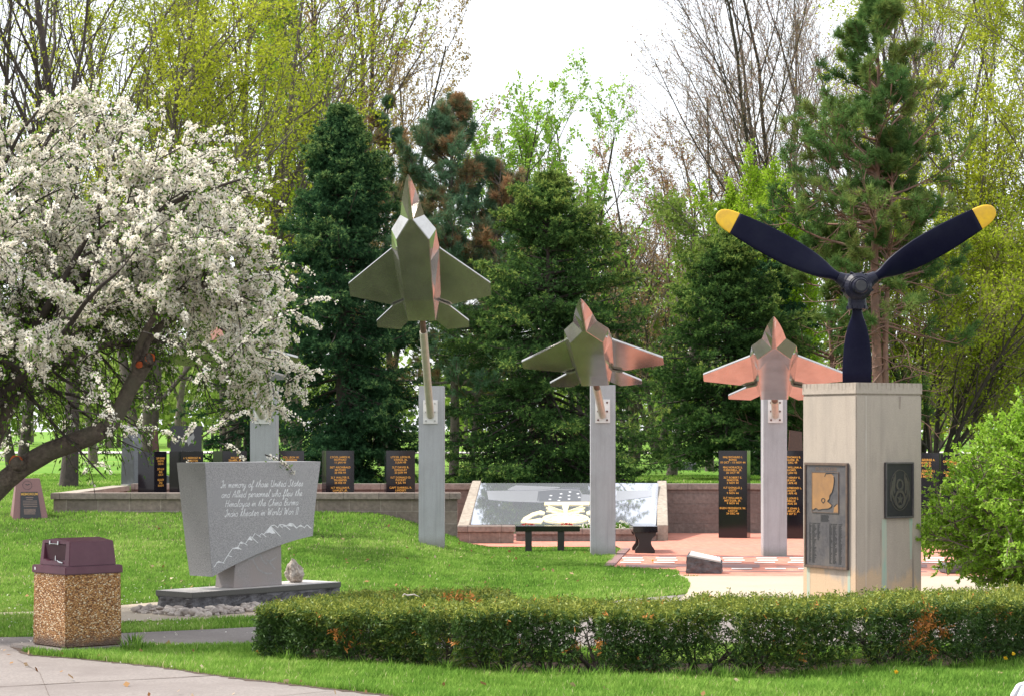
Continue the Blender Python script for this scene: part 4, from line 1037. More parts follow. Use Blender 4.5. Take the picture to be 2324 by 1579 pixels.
# pointed rock standing on the slab
ex, ey = Vector((math.cos(PH), math.sin(PH), 0)), Vector((-math.sin(PH), math.cos(PH), 0))
o_ = Vector((-3.563, 24.57, 0.0)) + ex * 1.93 + ey * 0.36
mb = MB(); bm = mb.bm
bmesh.ops.create_icosphere(bm, subdivisions=4, radius=1)
for v in bm.verts:
    c = v.co.copy(); h = (c.z + 1) / 2
    rad = (1.0 - h) ** 0.62 * 0.9 + 0.16
    nn = mnoise.noise(c * 2.1) * 0.34 + mnoise.noise(c * 6) * 0.16 + mnoise.noise(c * 14) * 0.07
    v.co = Vector((c.x * rad * 0.135 * (1 + nn) - 0.012 * h * 4 + 0.02, c.y * rad * 0.12 * (1 + nn), h * 0.30 + nn * 0.02))
    v.co.z = max(0.0, v.co.z - 0.012)
o = mb.build('pointed_rock', M['marker_rock']); o.location = o_ + Vector((0, 0, 0.2385))
tag(o, 'rough pointed marble rock standing on the dark slab of the flared memorial', 'rock')

def rock_bm(mb, c, r, seed, sq=(1, 1, 0.6)):
    bm = mb.bm; n0 = len(bm.verts)
    res = bmesh.ops.create_icosphere(bm, subdivisions=2, radius=1)
    of = Vector((seed * 3.1, seed * 1.7, seed * 0.3))
    for v in res['verts']:
        k = 1 + 0.6 * mnoise.noise(v.co * 1.3 + of) + 0.25 * mnoise.noise(v.co * 3 + of)
        v.co = Vector((v.co.x * sq[0], v.co.y * sq[1], v.co.z * sq[2])) * (r * k) + Vector(c)
mb = MB(); rr = np.random.default_rng(21)
for i in range(520):
    a = rr.uniform(-0.45, 2.35); b = rr.uniform(-0.52, -0.03) if rr.random() < 0.8 else rr.uniform(-0.4, 0.6)
    if b > -0.02: a = rr.uniform(-0.45, -0.04)
    q = Vector((-3.563, 24.57, 0.016)) + ex * a + ey * b
    r_ = rr.uniform(0.016, 0.045) if i % 9 else 0.058; rock_bm(mb, (q.x, q.y, 0.016 + r_ * 0.35 + (0.03 if rr.random() < .25 else 0)), r_, i, (1, rr.uniform(.6, 1), rr.uniform(.5, .8)))
tag(mb.build('river_pebbles', M['pebble'], smooth=True), kind='stuff')

# ------------------------------------------------------------------ litter bin
t = empty('litter_bin', (-4.07, 20.1, 0.045), R(42), 'square pebble-finish litter bin with a maroon hooded lid beside the path', 'litter bin')
s = 0.59
def taper_box(mb, x0, x1, y0, y1, z0, z1, e): mb.hull8([(x0, y0, z0), (x1, y0, z0), (x1, y1, z0), (x0, y1, z0)], [(x0 + e, y0 + e, z1), (x1 - e, y0 + e, z1), (x1 - e, y1 - e, z1), (x0 + e, y1 - e, z1)])
mb = MB(); taper_box(mb, -0.004, s + 0.004, -0.004, s + 0.004, 0, 0.685, 0.006); bm = mb.bm
mb.build('aggregate_body', M['aggregate'], t, 0.014)
mb = MB(); taper_box(mb, -0.012, s + 0.012, -0.012, s + 0.012, 0.672, 0.746, 0.004); mb.build('lid_rim', M['lid'], t, 0.008)
# hood: gable ends on local -x and +x, front opening on -x
x0, x1, y0, y1 = 0.05, 0.55, 0.03, 0.56
mb = MB(); e = 0.018
gb = [(y0, 0.747), (y1, 0.747), (y1 - e, 0.972), ((y0 + y1) / 2, 0.998), (y0 + e, 0.972)]
bm = mb.bm
A = [bm.verts.new((x0 + (0.02 if z > 0.8 else 0), y, z)) for y, z in gb]; B = [bm.verts.new((x1 - (0.02 if z > 0.8 else 0), y, z)) for y, z in gb]
bm.faces.new(B)
for i in range(5): bm.faces.new((A[i], A[(i + 1) % 5], B[(i + 1) % 5], B[i]))
oy0, oy1 = y0 + 0.085, y1 - 0.07
def fx(z): return x0 + 0.02 * (z - 0.747) / 0.22
ho = [(oy0, 0.80), (oy0 + 0.02, 0.80), (oy0 + 0.06, 0.785), (oy1 - 0.06, 0.785), (oy1 - 0.02, 0.80), (oy1, 0.80), (oy1, 0.945), (oy0, 0.945)]
O = [bm.verts.new((fx(z), y, z)) for y, z in ho]; I = [bm.verts.new((fx(z) + 0.05, y, z)) for y, z in ho]
A2 = A
bm.faces.new((A[0], A[1], O[5], O[4], O[3], O[2], O[1], O[0]))
bm.faces.new((A[1], A[2], O[6], O[5])); bm.faces.new((A[2], A[3], A[4], O[7], O[6])); bm.faces.new((A[4], A[0], O[0], O[7]))
for i in range(8): bm.faces.new((O[i], O[(i + 1) % 8], I[(i + 1) % 8], I[i]))
bm.faces.new(I)
hood = mb.build('hood', M['lid'], t, 0.005)
mb = MB(); mb.hull8([(fx(.945) + 0.006, oy0 + .006, .94), (fx(.945) + 0.006, oy1 - .006, .94), (fx(.8) + 0.035, oy1 - .006, .80), (fx(.8) + 0.035, oy0 + .006, .80)], [(fx(.945) + 0.018, oy0 + .006, .94), (fx(.945) + 0.018, oy1 - .006, .94), (fx(.8) + 0.047, oy1 - .006, .80), (fx(.8) + 0.047, oy0 + .006, .80)])
flap = mb.build('flap', M['lid_dark'], hood)
mb = MB(); mb.tube([(x0 + 0.006, oy0 + 0.13, 0.945), (x0 + 0.006, oy1 - 0.10, 0.945)], [0.004, 0.004], 8)
for yy in (oy0 + 0.13, oy1 - 0.10): mb.tube([(x0 + 0.009, yy, 0.938), (x0 + 0.012, yy, 0.972)], [0.007, 0.007], 8)
mb.build('hinge_rod', M['chrome'], hood)
mb = MB(); mb.tube([(x0 - 0.004, oy0 + 0.02, 0.775), (x0 - 0.02, oy0 + 0.05, 0.782), (x0 - 0.012, oy0 + 0.10, 0.795)], [0.009, 0.011, 0.007], 8); mb.tube([(x0 + 0.03, (oy0 + oy1) / 2 + .02, 0.79), (x0 + 0.03, (oy0 + oy1) / 2 + .02, 0.835)], [0.006, 0.004], 8)
mb.build('latch', M['chrome'], hood)
mb = MB(); mb.poly([(-0.0125, 0.52, 0.70), (-0.0125, 0.545, 0.70), (-0.0125, 0.545, 0.725), (-0.0125, 0.52, 0.725)]); mb.build('worn_sticker', M['silver_paint'], t)
mb = MB(); mb.box(-0.13, 0.75, -0.07, 0.80, -0.05, 0.045); o = mb.build('bin_pad', M['concrete_path'], None, 0.012)
o.location = (-4.07, 20.1, 0); o.rotation_euler = (0, 0, R(42)); o.data.name = 'bin_pad'; tag(o, kind='structure')

# ------------------------------------------------------------------ red granite memorial, left
D = 38.0; zb = float(hz(-8.6, D))
t = empty('memorial_stone', ((66 - CU) / F * D, D, zb), R(20), 'small red granite memorial with a dark plaque half hidden by the pruned limb', 'memorial')
mb = MB(); mb.hull8([(-0.30, -0.16, -0.1), (0.32, -0.16, -0.1), (0.32, 0.30, -0.1), (-0.30, 0.30, -0.1)], [(-0.20, 0.12, 0.68), (0.20, 0.12, 0.68), (0.20, 0.26, 0.68), (-0.20, 0.26, 0.68)])
mb.build('stone', M['red_granite'], t, 0.006)
# sloped face frame
def sf(x_, h, l=0.0):     # h 0..1 up the front face
    z = -0.1 + 0.78 * h; y = -0.16 + 0.28 * h; return Vector((x_, y - l, z + l * 0.36))
mb = MB(); q = [sf(-0.17, 0.13), sf(0.19, 0.13), sf(0.15, 0.70), sf(-0.14, 0.70)]
n = Vector((0, -0.94, 0.34)); mb.hull8([p_ + n * 0.001 for p_ in q], [p_ + n * 0.014 for p_ in q]); pq = mb.build('plaque', M['black_honed'], t)
V, fs = text_mesh('MEMORIUM', 0.062, 'CENTER', 0, 1.05, 1, 0.001, 0.86)
ang = math.atan2(0.78, 0.28)
text_obj('title_lettering', V, fs, Matrix.Translation(sf(0.005, 0.685) + n * 0.017) @ Matrix.Rotation(ang, 4, 'X'), M['gold_paint'], pq)
mb = MB()
for i, (h, a, b) in enumerate(((0.57, -.06, .07), (0.53, -.05, .06), (0.49, -.11, .13), (0.45, -.11, .13), (0.41, -.11, .13), (0.37, -.10, .13), (0.31, -.10, .10), (0.285, -.10, .10), (0.26, -.10, .10), (0.235, -.10, .09), (0.21, -.10, .09))):
    mb.poly([sf(a, h) + n * 0.016, sf(b, h) + n * 0.016, sf(b, h + 0.016) + n * 0.016, sf(a, h + 0.016) + n * 0.016])
mb.build('worn_lines', M['bronze_edge'], pq)
mb = MB()
for k in range(22):
    a0, a1 = 2 * math.pi * k / 22, 2 * math.pi * (k + 0.55) / 22
    mb.poly([sf(-0.02 + r_ * math.cos(a), 0.85 + r_ * 1.2 * math.sin(a)) + n * 0.004 for r_, a in ((.072, a0), (.072, a1), (.085, a1), (.085, a0))])
mb.poly([sf(x_, h) + n * 0.004 for x_, h in ((-.05, .86), (-.02, .845), (.01, .86), (.03, .87), (.01, .88), (-.02, .865), (-.05, .88))])
mb.build('etched_seal', M['black_honed'], t)

# ------------------------------------------------------------------ monuments on the far lawn
def far_mon(name, u, D, label, cat='monument', rz=0.0):
    x_ = (u - CU) / F * D
    return empty(name, (x_, D, float(hz(x_, D))), rz, label, cat), x_
t, x_ = far_mon('curved_monument', 300, 47.2, 'tall dark granite monument with a curved top beyond the low wall', rz=R(-38))
mb = MB(); pr = [(-0.20, -0.05), (0.22, -0.05), (0.20, 0.6), (0.15, 1.0), (0.05, 1.24), (-0.06, 1.30), (-0.13, 1.22), (-0.17, 0.9), (-0.195, 0.4)]
mb.hull8([(a, -0.14, b) for a, b in pr], [(a, 0.14, b) for a, b in pr]); o = mb.build('slab', [M['dark_stone_edge'], M['dark_stone']], t, 0.006)
for f in o.data.polygons: f.material_index = 1 if abs(f.normal.y) > .8 else 0
mb = MB(); mb.box(-0.1, 0.14, -0.24, -0.145, 0.0, 0.07); mb.build('footing', M['granite_grey'], t, 0.005)
t, x_ = far_mon('wedge_monument', 355, 48.5, 'brown stone wedge monument leaning behind the edge-on black stele')
mb = MB(); mb.hull8([(-0.12, -0.1, -0.05), (0.12, -0.1, -0.05), (0.12, 0.1, -0.05), (-0.12, 0.1, -0.05)], [(-0.075, -0.06, 1.25), (0.02, -0.06, 1.2), (0.02, 0.06, 1.2), (-0.075, 0.06, 1.25)]); mb.build('shaft', M['brown_stone'], t, 0.006)
mb = MB(); mb.box(-0.2, 0.2, -0.16, -0.105, -0.05, 0.06); mb.build('pale_step', M['granite_grey'], t, 0.004)
t, x_ = far_mon('polished_monument', 424, 48.0, 'tall polished black monument with a faded emblem under the blossoms')
mb = MB(); mb.box(-0.34, 0.34, -0.12, 0.12, -0.05, 1.32); mb.build('slab', M['black_granite'], t, 0.006)
mb = MB(); rr = np.random.default_rng(2)
q = [(0.02, 1.05), (0.12, 1.12), (0.16, 1.16), (0.19, 1.08), (0.15, 1.0), (0.2, 0.93), (0.1, 0.95), (0.05, 0.88), (0.03, 0.97), (-0.06, 0.93), (0.0, 1.0)]
mb.poly([(a, -0.1225, b) for a, b in q]); mb.build('etched_emblem', M['etch_light'], t)
t, x_ = far_mon('rounded_marker', 374, 47.0, 'low dark rounded grave-like marker between the first two black stelae')
mb = MB(); pr = [(-0.16, -0.05), (0.30, -0.05), (0.30, 0.12), (0.2, 0.22), (0.0, 0.27), (-0.16, 0.2)]
mb.hull8([(a, -0.1, b) for a, b in pr], [(a, 0.1, b) for a, b in pr]); mb.build('stone', M['dark_stone'], t, 0.006)
mb = MB(); mb.box(-0.18, 0.32, -0.13, 0.13, -0.049, 0.05); mb.build('base', M['granite_grey'], t, 0.004)
t, x_ = far_mon('red_slab_monument', 1806, 52, 'tall red-brown stone slab standing on the far lawn behind the black stelae')
mb = MB(); mb.hull8([(-0.2, -0.09, -0.05), (0.2, -0.09, -0.05), (0.2, 0.09, -0.05), (-0.2, 0.09, -0.05)], [(-0.15, -0.06, 1.28), (0.14, -0.06, 1.24), (0.14, 0.06, 1.24), (-0.15, 0.06, 1.28)]); mb.build('slab', M['brown_stone'], t, 0.008)
mb = MB(); mb.box(-0.3, 0.3, -0.2, 0.2, -0.05, 0.10); mb.build('base', M['granite_grey'], t, 0.005)
t, x_ = far_mon('park_bench', 1722, 78, 'small brown stone bench on the far lawn beside the full-height black stele', 'bench')
mb = MB(); mb.box(-0.55, 0.55, -0.2, 0.2, 0.38, 0.47); mb.build('seat', M['brown_stone'], t, 0.006)
for sx in (-0.4, 0.4):
    mb = MB(); mb.box(sx - 0.08, sx + 0.08, -0.17, 0.17, -0.05, 0.378); mb.build('leg', M['brown_stone'], t, 0.005)
t, x_ = far_mon('rounded_marker', 1558, 72, 'small grey flat marker stone in the far grass behind the sloped panel')
mb = MB(); mb.hull8([(-0.35, -0.15, -0.03), (0.35, -0.15, -0.03), (0.35, 0.2, -0.03), (-0.35, 0.2, -0.03)], [(-0.32, -0.12, 0.16), (0.32, -0.12, 0.16), (0.32, 0.17, 0.26), (-0.32, 0.17, 0.26)]); mb.build('stone', M['dark_stone_edge'], t, 0.006)

# ------------------------------------------------------------------ white A-frame sign at the corner of the lawn
t = empty('folding_sign', (2.80, 11.0, 0.0), R(6), 'white plastic folding sign with a lime sheet at the grass edge', 'sign')
for s, nm in ((-1, 'front_leaf'), (1, 'rear_leaf')):
    rot = Matrix.Rotation(s * R(9), 4, 'X'); yb = s * 0.17
    def q(pts): return pts
    mb = MB()
    outer = [(-0.30, 0.0), (0.30, 0.0), (0.30, 0.70), (0.27, 0.755), (0.21, 0.77), (0.205, 0.86), (0.17, 0.90), (-0.17, 0.90), (-0.205, 0.86), (-0.21, 0.77), (-0.27, 0.755), (-0.30, 0.70)]
    inner = [(-0.09, 0.79), (0.09, 0.79), (0.13, 0.80), (0.13, 0.84), (0.10, 0.86), (-0.10, 0.86), (-0.13, 0.84), (-0.13, 0.80)]
    bm = mb.bm
    def ring_pts(pts, y): return [bm.verts.new(Vector((a, yb * (1 - b / 0.98) + y, b))) for a, b in pts]
    of_, ob_, if_, ib_ = ring_pts(outer, -0.018), ring_pts(outer, 0.018), ring_pts(inner, -0.018), ring_pts(inner, 0.018)
    for A_, B_ in ((of_, ob_), (if_, ib_)):
        for i in range(len(A_)): bm.faces.new((A_[i], A_[(i + 1) % len(A_)], B_[(i + 1) % len(B_)], B_[i]))
    for O_, I_ in ((of_, if_), (ob_, ib_)):
        es = []
        for L_ in (O_, I_):
            for i in range(len(L_)):
                ed_ = bm.edges.get((L_[i], L_[(i + 1) % len(L_)]))
                es.append(ed_)
        bmesh.ops.triangle_fill(bm, edges=es, use_beauty=True)
    lf = mb.build(nm, M['white_plastic'], t, 0.006)
    mb = MB(); pts = [(-0.235, 0.08), (0.235, 0.08), (0.235, 0.58), (-0.235, 0.58)]
    mb.hull8([(a, yb * (1 - b / 0.98) + s * 0.0185, b) for a, b in pts], [(a, yb * (1 - b / 0.98) + s * 0.023, b) for a, b in pts]); mb.build('lime_sheet', M['lime_sheet'], lf)
# ------------------------------------------------------------------ vegetation
def rand_unit(rng, n): return unit(rng.normal(size=(n, 3)))
def grow(rng, start, d, L, r0, r1, P, nz, trop, curl=None):
    """start,d (B,3), L (B), -> pts (B,P,3), rad (B,P). trop (3,) or (B,3) added per step; curl (P-1,) scales it"""
    B = len(start); pts = np.empty((B, P, 3)); pts[:, 0] = start; d = unit(d)
    st = (L / (P - 1))[:, None]
    for i in range(1, P):
        k = 1.0 if curl is None else curl[i - 1]
        d = unit(d + rng.normal(size=(B, 3)) * nz + np.asarray(trop) * k)
        pts[:, i] = pts[:, i - 1] + d * st
    f = np.linspace(0, 1, P)[None, :]
    return pts, r0[:, None] * (1 - f) + r1[:, None] * f
def spawn(rng, pts, rad, L, n, t0, t1, ang, ratio, fall=0.4, flat=None):
    """children of each branch: start, dir, length, radius at the joint, parent index, t"""
    B, P, _ = pts.shape
    pi = np.repeat(np.arange(B), n)
    t = (np.tile(np.arange(n), B) + rng.random(B * n)) / n; t = t0 + (t1 - t0) * t
    x = t * (P - 1); i = np.minimum(x.astype(int), P - 2); f = (x - i)[:, None]
    s = pts[pi, i] * (1 - f) + pts[pi, i + 1] * f
    T = unit(pts[pi, i + 1] - pts[pi, i])
    r = rad[pi, i] * (1 - f[:, 0]) + rad[pi, i + 1] * f[:, 0]
    v = rng.normal(size=(len(pi), 3))
    if flat is not None: v[:, 2] *= flat
    pr = unit(v - (v * T).sum(1, keepdims=True) * T)
    a = np.radians(rng.uniform(ang[0], ang[1], len(pi)))[:, None]
    d = np.cos(a) * T + np.sin(a) * pr
    l = L[pi] * ratio * rng.uniform(0.65, 1.25, len(pi)) * (1 - fall * t)
    return s, d, l, r, pi, t
def diamonds(rng, c, size, asp=0.6, nrm=None, axis=None):
    """one four-cornered leaf per centre"""
    n = len(c); u = rand_unit(rng, n) if axis is None else axis
    v = rand_unit(rng, n) if nrm is None else nrm + rng.normal(size=(n, 3)) * 0.5
    v = unit(np.cross(u, v)); s = size if np.ndim(size) else np.full(n, size)
    s = s[:, None]
    V = np.stack([c - u * s * .5, c + v * s * asp * .5 - u * s * .05, c + u * s * .5, c - v * s * asp * .5 - u * s * .05], 1)
    return V.reshape(-1, 3), np.arange(n * 4).reshape(n, 4)
def along(rng, pts, n, t0=0.0, t1=1.0):
    B, P, _ = pts.shape
    pi = np.repeat(np.arange(B), n); t = t0 + (t1 - t0) * rng.random(len(pi))
    x = t * (P - 1); i = np.minimum(x.astype(int), P - 2); f = (x - i)[:, None]
    return pts[pi, i] * (1 - f) + pts[pi, i + 1] * f, unit(pts[pi, i + 1] - pts[pi, i]), pi, t
def wood_mesh(name, parts, mat, parent, smin=3):
    nb = NB()
    for pts, rad, S in parts:
        nb.add(*tubes(pts, rad, S))
    o = nb.build(name, mat, parent, smooth=True); return o

def broadleaf(seed, u, D, zt, label, name, lean=0.0, stems=1, spread=0.25, L1=None, r=0.16, fork=0.22, lv=((9, .6, (22, 48)), (8, .5, (25, 55)), (7, .45, (25, 60))), trop=(0, 0, 0.06), leaf=None, bark='bark_grey', twig='bark_twig', cat='tree', group=None, nz=0.06, env=None, z0=None, t0=0.3, rt=0.006):
    """stems rising from one base; three orders of branches; leaves on the last two"""
    rng = np.random.default_rng(seed)
    x = (u - CU) / F * D; zb = float(hz(x, D)) if z0 is None else z0
    t = empty(name, (x, D, zb), 0, label, cat, group)
    h = zt - zb
    st = np.zeros((stems, 3)); st[:, 2] = -0.1
    az = rng.random() * 6 + np.arange(stems) * 2.4
    d = np.stack([np.cos(az) * spread * (stems > 1) + lean, np.sin(az) * spread * (stems > 1), np.ones(stems)], 1) + rng.normal(size=(stems, 3)) * 0.03
    st[:, :2] += np.stack([np.cos(az), np.sin(az)], 1) * r * (stems > 1) * 0.6
    Ls = h * rng.uniform(0.85, 1.02, stems); Ls[0] = h
    r0 = np.full(stems, r) * rng.uniform(.8, 1.1, stems)
    p0, q0 = grow(rng, st, d, Ls, r0, r0 * 0.22, 14, 0.045, (0, 0, 0.03))
    q0[:, 0] *= 1.25
    parts = [(p0, q0, 9)]; L = Ls; pts, rad = p0, q0; keepers = [p0]
    S = [6, 4, 3, 3]; P = [8, 6, 5, 4]
    for k, (n, ratio, ang) in enumerate(lv):
        s, dd, l, rr_, pi, tt = spawn(rng, pts, rad, L, n, t0 if k == 0 else 0.18, 0.98, ang, ratio, 0.55 if k == 0 else 0.4)
        ra = np.maximum(rr_ * (0.55, 0.6, 0.65, .7)[k], rt)
        ra = np.minimum(ra, np.maximum(l * 0.022, rt))
        pts, rad = grow(rng, s, dd, l, ra, np.maximum(ra * 0.3, rt * 0.7), P[k], nz, np.asarray(trop) * (1.0, 0.8, 0.5, .3)[k])
        if env is not None:
            e = pts[:, -1]; k_ = env(e + np.array((x, D, zb)))
            pts, rad, l = pts[k_], rad[k_], l[k_]
        L = l; parts.append((pts, rad, S[k])); keepers.append(pts)
    wood_mesh('trunk', parts[:2], M[bark], t)
    wood_mesh('branches', parts[2:], M[twig], t)
    if leaf:
        nb = NB()
        for pts, n, jit, size, keep, asp in [(keepers[-1], leaf['n'], leaf['jit'], leaf['size'], leaf.get('keep', 1), leaf.get('asp', .6)), (keepers[-2], leaf.get('n2', 0), leaf['jit'], leaf['size'], 1, leaf.get('asp', .6))]:
            if n <= 0: continue
            c, T, pi, tt = along(rng, pts, n, 0.15, 1.0)
            if keep < 1:
                sel = rng.random(len(pts)) < keep; m = sel[pi]; c, T, pi = c[m], T[m], pi[m]
            c = c + rng.normal(size=c.shape) * jit
            sz = leaf['size'] * rng.uniform(.6, 1.35, len(c))
            V, Fc = diamonds(rng, c, sz, asp)
            cl = rng.random(len(pts))[pi]
            tint = np.clip(0.55 * cl + 0.5 * rng.random(len(c)), 0, 1)
            nb.add(V, Fc, tint)
        nb.build('crown', leaf['mat'], t, tint=True)
    return t

LM = {}
LM['yellowgreen'] = leafmat('young_leaf_yellow', [(0, (0.25, 0.30, 0.022)), (0.5, (0.40, 0.46, 0.034)), (1, (0.56, 0.58, 0.085))], 0.45)
LM['lime'] = leafmat('young_leaf_lime', [(0, (0.17, 0.29, 0.02)), (0.5, (0.29, 0.45, 0.035)), (1, (0.45, 0.57, 0.075))], 0.45)
LM['fresh'] = leafmat('young_leaf_fresh', [(0, (0.18, 0.34, 0.04)), (0.5, (0.31, 0.52, 0.07)), (1, (0.46, 0.62, 0.13))], 0.45)
LM['ochre'] = leafmat('bud_ochre', [(0, (0.22, 0.14, 0.05)), (0.5, (0.36, 0.26, 0.09)), (1, (0.46, 0.38, 0.14))], 0.4)
LM['pinkbud'] = leafmat('bud_pink', [(0, (0.22, 0.12, 0.08)), (0.6, (0.36, 0.22, 0.14)), (1, (0.36, 0.38, 0.09))], 0.4)
LM['olive'] = leafmat('young_leaf_olive', [(0, (0.17, 0.23, 0.018)), (0.5, (0.30, 0.39, 0.03)), (1, (0.44, 0.50, 0.065))], 0.45)
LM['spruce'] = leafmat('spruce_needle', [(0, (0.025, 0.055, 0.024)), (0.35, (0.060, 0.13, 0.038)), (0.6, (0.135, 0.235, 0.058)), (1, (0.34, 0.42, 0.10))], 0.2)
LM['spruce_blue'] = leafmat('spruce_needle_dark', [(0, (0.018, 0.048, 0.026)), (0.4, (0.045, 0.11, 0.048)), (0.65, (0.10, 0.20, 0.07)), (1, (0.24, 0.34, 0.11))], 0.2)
LM['pine'] = leafmat('pine_needle', [(0, (0.055, 0.12, 0.042)), (0.5, (0.12, 0.22, 0.062)), (0.82, (0.25, 0.31, 0.085)), (0.95, (0.33, 0.30, 0.11)), (1, (0.36, 0.20, 0.08))], 0.25)
LM['pine_brown'] = leafmat('pine_needle_winter', [(0, (0.08, 0.16, 0.105)), (0.5, (0.15, 0.26, 0.14)), (0.64, (0.28, 0.24, 0.13)), (0.8, (0.44, 0.25, 0.13)), (1, (0.56, 0.31, 0.17))], 0.25)
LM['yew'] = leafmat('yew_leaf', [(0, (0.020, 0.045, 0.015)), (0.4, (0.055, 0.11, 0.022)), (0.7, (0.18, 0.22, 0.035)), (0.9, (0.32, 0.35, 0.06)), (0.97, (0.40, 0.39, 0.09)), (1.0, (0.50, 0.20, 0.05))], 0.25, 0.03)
LM['bush'] = leafmat('bush_leaf', [(0, (0.16, 0.31, 0.022)), (0.5, (0.30, 0.50, 0.045)), (1, (0.47, 0.65, 0.10))], 0.48, 0.04)
LM['blossom'] = leafmat('blossom_petal', [(0, (0.76, 0.69, 0.57)), (0.5, (0.89, 0.85, 0.75)), (1, (0.94, 0.92, 0.86))], 0.5)
LM['appleleaf'] = leafmat('crabapple_leaf', [(0, (0.05, 0.12, 0.015)), (0.5, (0.12, 0.24, 0.03)), (1, (0.24, 0.36, 0.06))], 0.4)
LM['far'] = leafmat('far_leaf', [(0, (0.10, 0.17, 0.03)), (0.5, (0.19, 0.28, 0.05)), (1, (0.30, 0.36, 0.11))], 0.4)

def needle_tris(rng, c, T, ln, wd, k, spread=0.9, tip=None):
    """k thin triangles round each point, leaning forward along T"""
    n = len(c)
    c = np.repeat(c, k, 0); T = np.repeat(T, k, 0)
    v = rng.normal(size=(n * k, 3)); pr = unit(v - (v * T).sum(1, keepdims=True) * T)
    d = unit(T * rng.uniform(0.5, 1.1, (n * k, 1)) + pr * spread)
    s = unit(np.cross(d, rand_unit(rng, n * k)))
    l = ln * rng.uniform(.7, 1.25, (n * k, 1))
    V = np.stack([c - s * wd * .5, c + s * wd * .5, c + d * l], 1)
    return V.reshape(-1, 3), np.arange(n * k * 3).reshape(-1, 3)

def spruce(seed, u, D, zt, R_, label, nb_=240, mat='spruce', z0=None, low=0.05, droop=0.32, kneedle=3, shoots=20, group='conifers behind the plaza'):
    rng = np.random.default_rng(seed)
    x = (u - CU) / F * D; zb = float(hz(x, D)) if z0 is None else z0; h = zt - zb
    t = empty('spruce_tree', (x, D, zb), 0, label, 'tree', group)
    tp = np.zeros((1, 12, 3)); tp[0, :, 2] = np.linspace(-0.1, h * 0.985, 12); tp[0, 1:-1, :2] = rng.normal(size=(10, 2)) * 0.02
    tr = np.linspace(0.028 * h ** 0.85, 0.012, 12)[None]
    ntier = max(12, int(h / 0.30))
    hh = np.linspace(0, 1, ntier)[rng.integers(0, ntier, nb_)] + rng.normal(size=nb_) * 0.010
    hh = low + (0.985 - low) * np.clip(hh, 0, 1)
    az = rng.random(nb_) * 2 * math.pi
    gap = 1 + 0.22 * np.sin(az * 3 + hh * 9 + seed) + 0.18 * np.sin(hh * 34 + az)
    L = R_ * np.clip((1 - hh) / .55, 0, 1) ** 0.75 * np.clip(gap, .7, 1.22) * rng.uniform(.72, 1.10, nb_) + 0.05
    L = np.where(hh < 0.14, L * (0.72 + 2 * hh), L)
    el = np.radians(-6 + 46 * hh ** 2.2 + rng.normal(size=nb_) * 6)
    d = np.stack([np.cos(az) * np.cos(el), np.sin(az) * np.cos(el), np.sin(el)], 1)
    s = np.zeros((nb_, 3)); s[:, 2] = hh * h
    tro = np.zeros((nb_, 3)); tro[:, 2] = -droop * (1 - hh)
    curl = np.array([1.0, 0.9, 0.4, -0.2, -0.9, -1.1, -1.0])
    p1, r1 = grow(rng, s, d, L, 0.012 + 0.010 * L, np.full(nb_, 0.005), 8, 0.05, tro * 0.55, curl)
    # side shoots, both sides in the branch's own plane
    n2 = shoots; pi = np.repeat(np.arange(nb_), n2); tt = (np.tile(np.arange(n2), nb_) + rng.random(nb_ * n2)) / n2; tt = 0.12 + 0.88 * tt
    xx = tt * 7; i = np.minimum(xx.astype(int), 6); f = (xx - i)[:, None]
    s2 = p1[pi, i] * (1 - f) + p1[pi, i + 1] * f; T = unit(p1[pi, i + 1] - p1[pi, i])
    side = unit(np.cross(T, np.array((0, 0, 1.0)))); sg = np.where(rng.random(len(pi)) < .5, -1, 1)[:, None]
    a = np.radians(rng.uniform(35, 62, len(pi)))[:, None]
    d2 = T * np.cos(a) + side * sg * np.sin(a) + rng.normal(size=T.shape) * 0.16; d2[:, 2] += 0.05
    l2 = np.minimum((0.16 + 0.42 * (1 - tt) * L[pi]) * rng.uniform(.6, 1.2, len(pi)), 0.85)
    p2, r2 = grow(rng, s2, d2, l2, np.full(len(pi), .006), np.full(len(pi), .003), 4, 0.10, (0, 0, -0.05))
    p3s = spawn(rng, p2, r2, l2, 4, .1, .95, (30, 60), .5, .4, flat=0.5)
    l3 = np.clip(p3s[2], .06, .32)
    p3, r3 = grow(rng, p3s[0], p3s[1], l3, np.full(len(l3), .004), np.full(len(l3), .002), 3, 0.06, (0, 0, 0.0))
    wood_mesh('trunk', [(tp, tr, 8), (p1, r1, 4)], M['bark_dark'], t)
    nb = NB()
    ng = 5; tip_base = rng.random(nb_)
    for pts, n, par in ((p1, 10, np.arange(nb_)), (p2, 4, pi), (p3, 4, pi[p3s[4]])):
        c, T, q, tq = along(rng, pts, n, .15 if pts is not p1 else .3, 1.03)
        V, Fc = needle_tris(rng, c, T, 0.075, 0.021, kneedle, 0.75)
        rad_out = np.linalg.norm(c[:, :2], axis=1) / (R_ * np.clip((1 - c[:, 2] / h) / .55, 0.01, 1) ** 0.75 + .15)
        tint = 0.16 * tip_base[par[q]] + 0.62 * tq ** 1.5 * np.clip(rad_out, 0, 1.1) ** 2.2 + 0.22 * rng.random(len(c))  # lit bough tips and dark inner boughs put into needle colour, besides fresh growth
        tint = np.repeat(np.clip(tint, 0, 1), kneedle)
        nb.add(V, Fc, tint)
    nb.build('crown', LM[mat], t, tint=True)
    return t

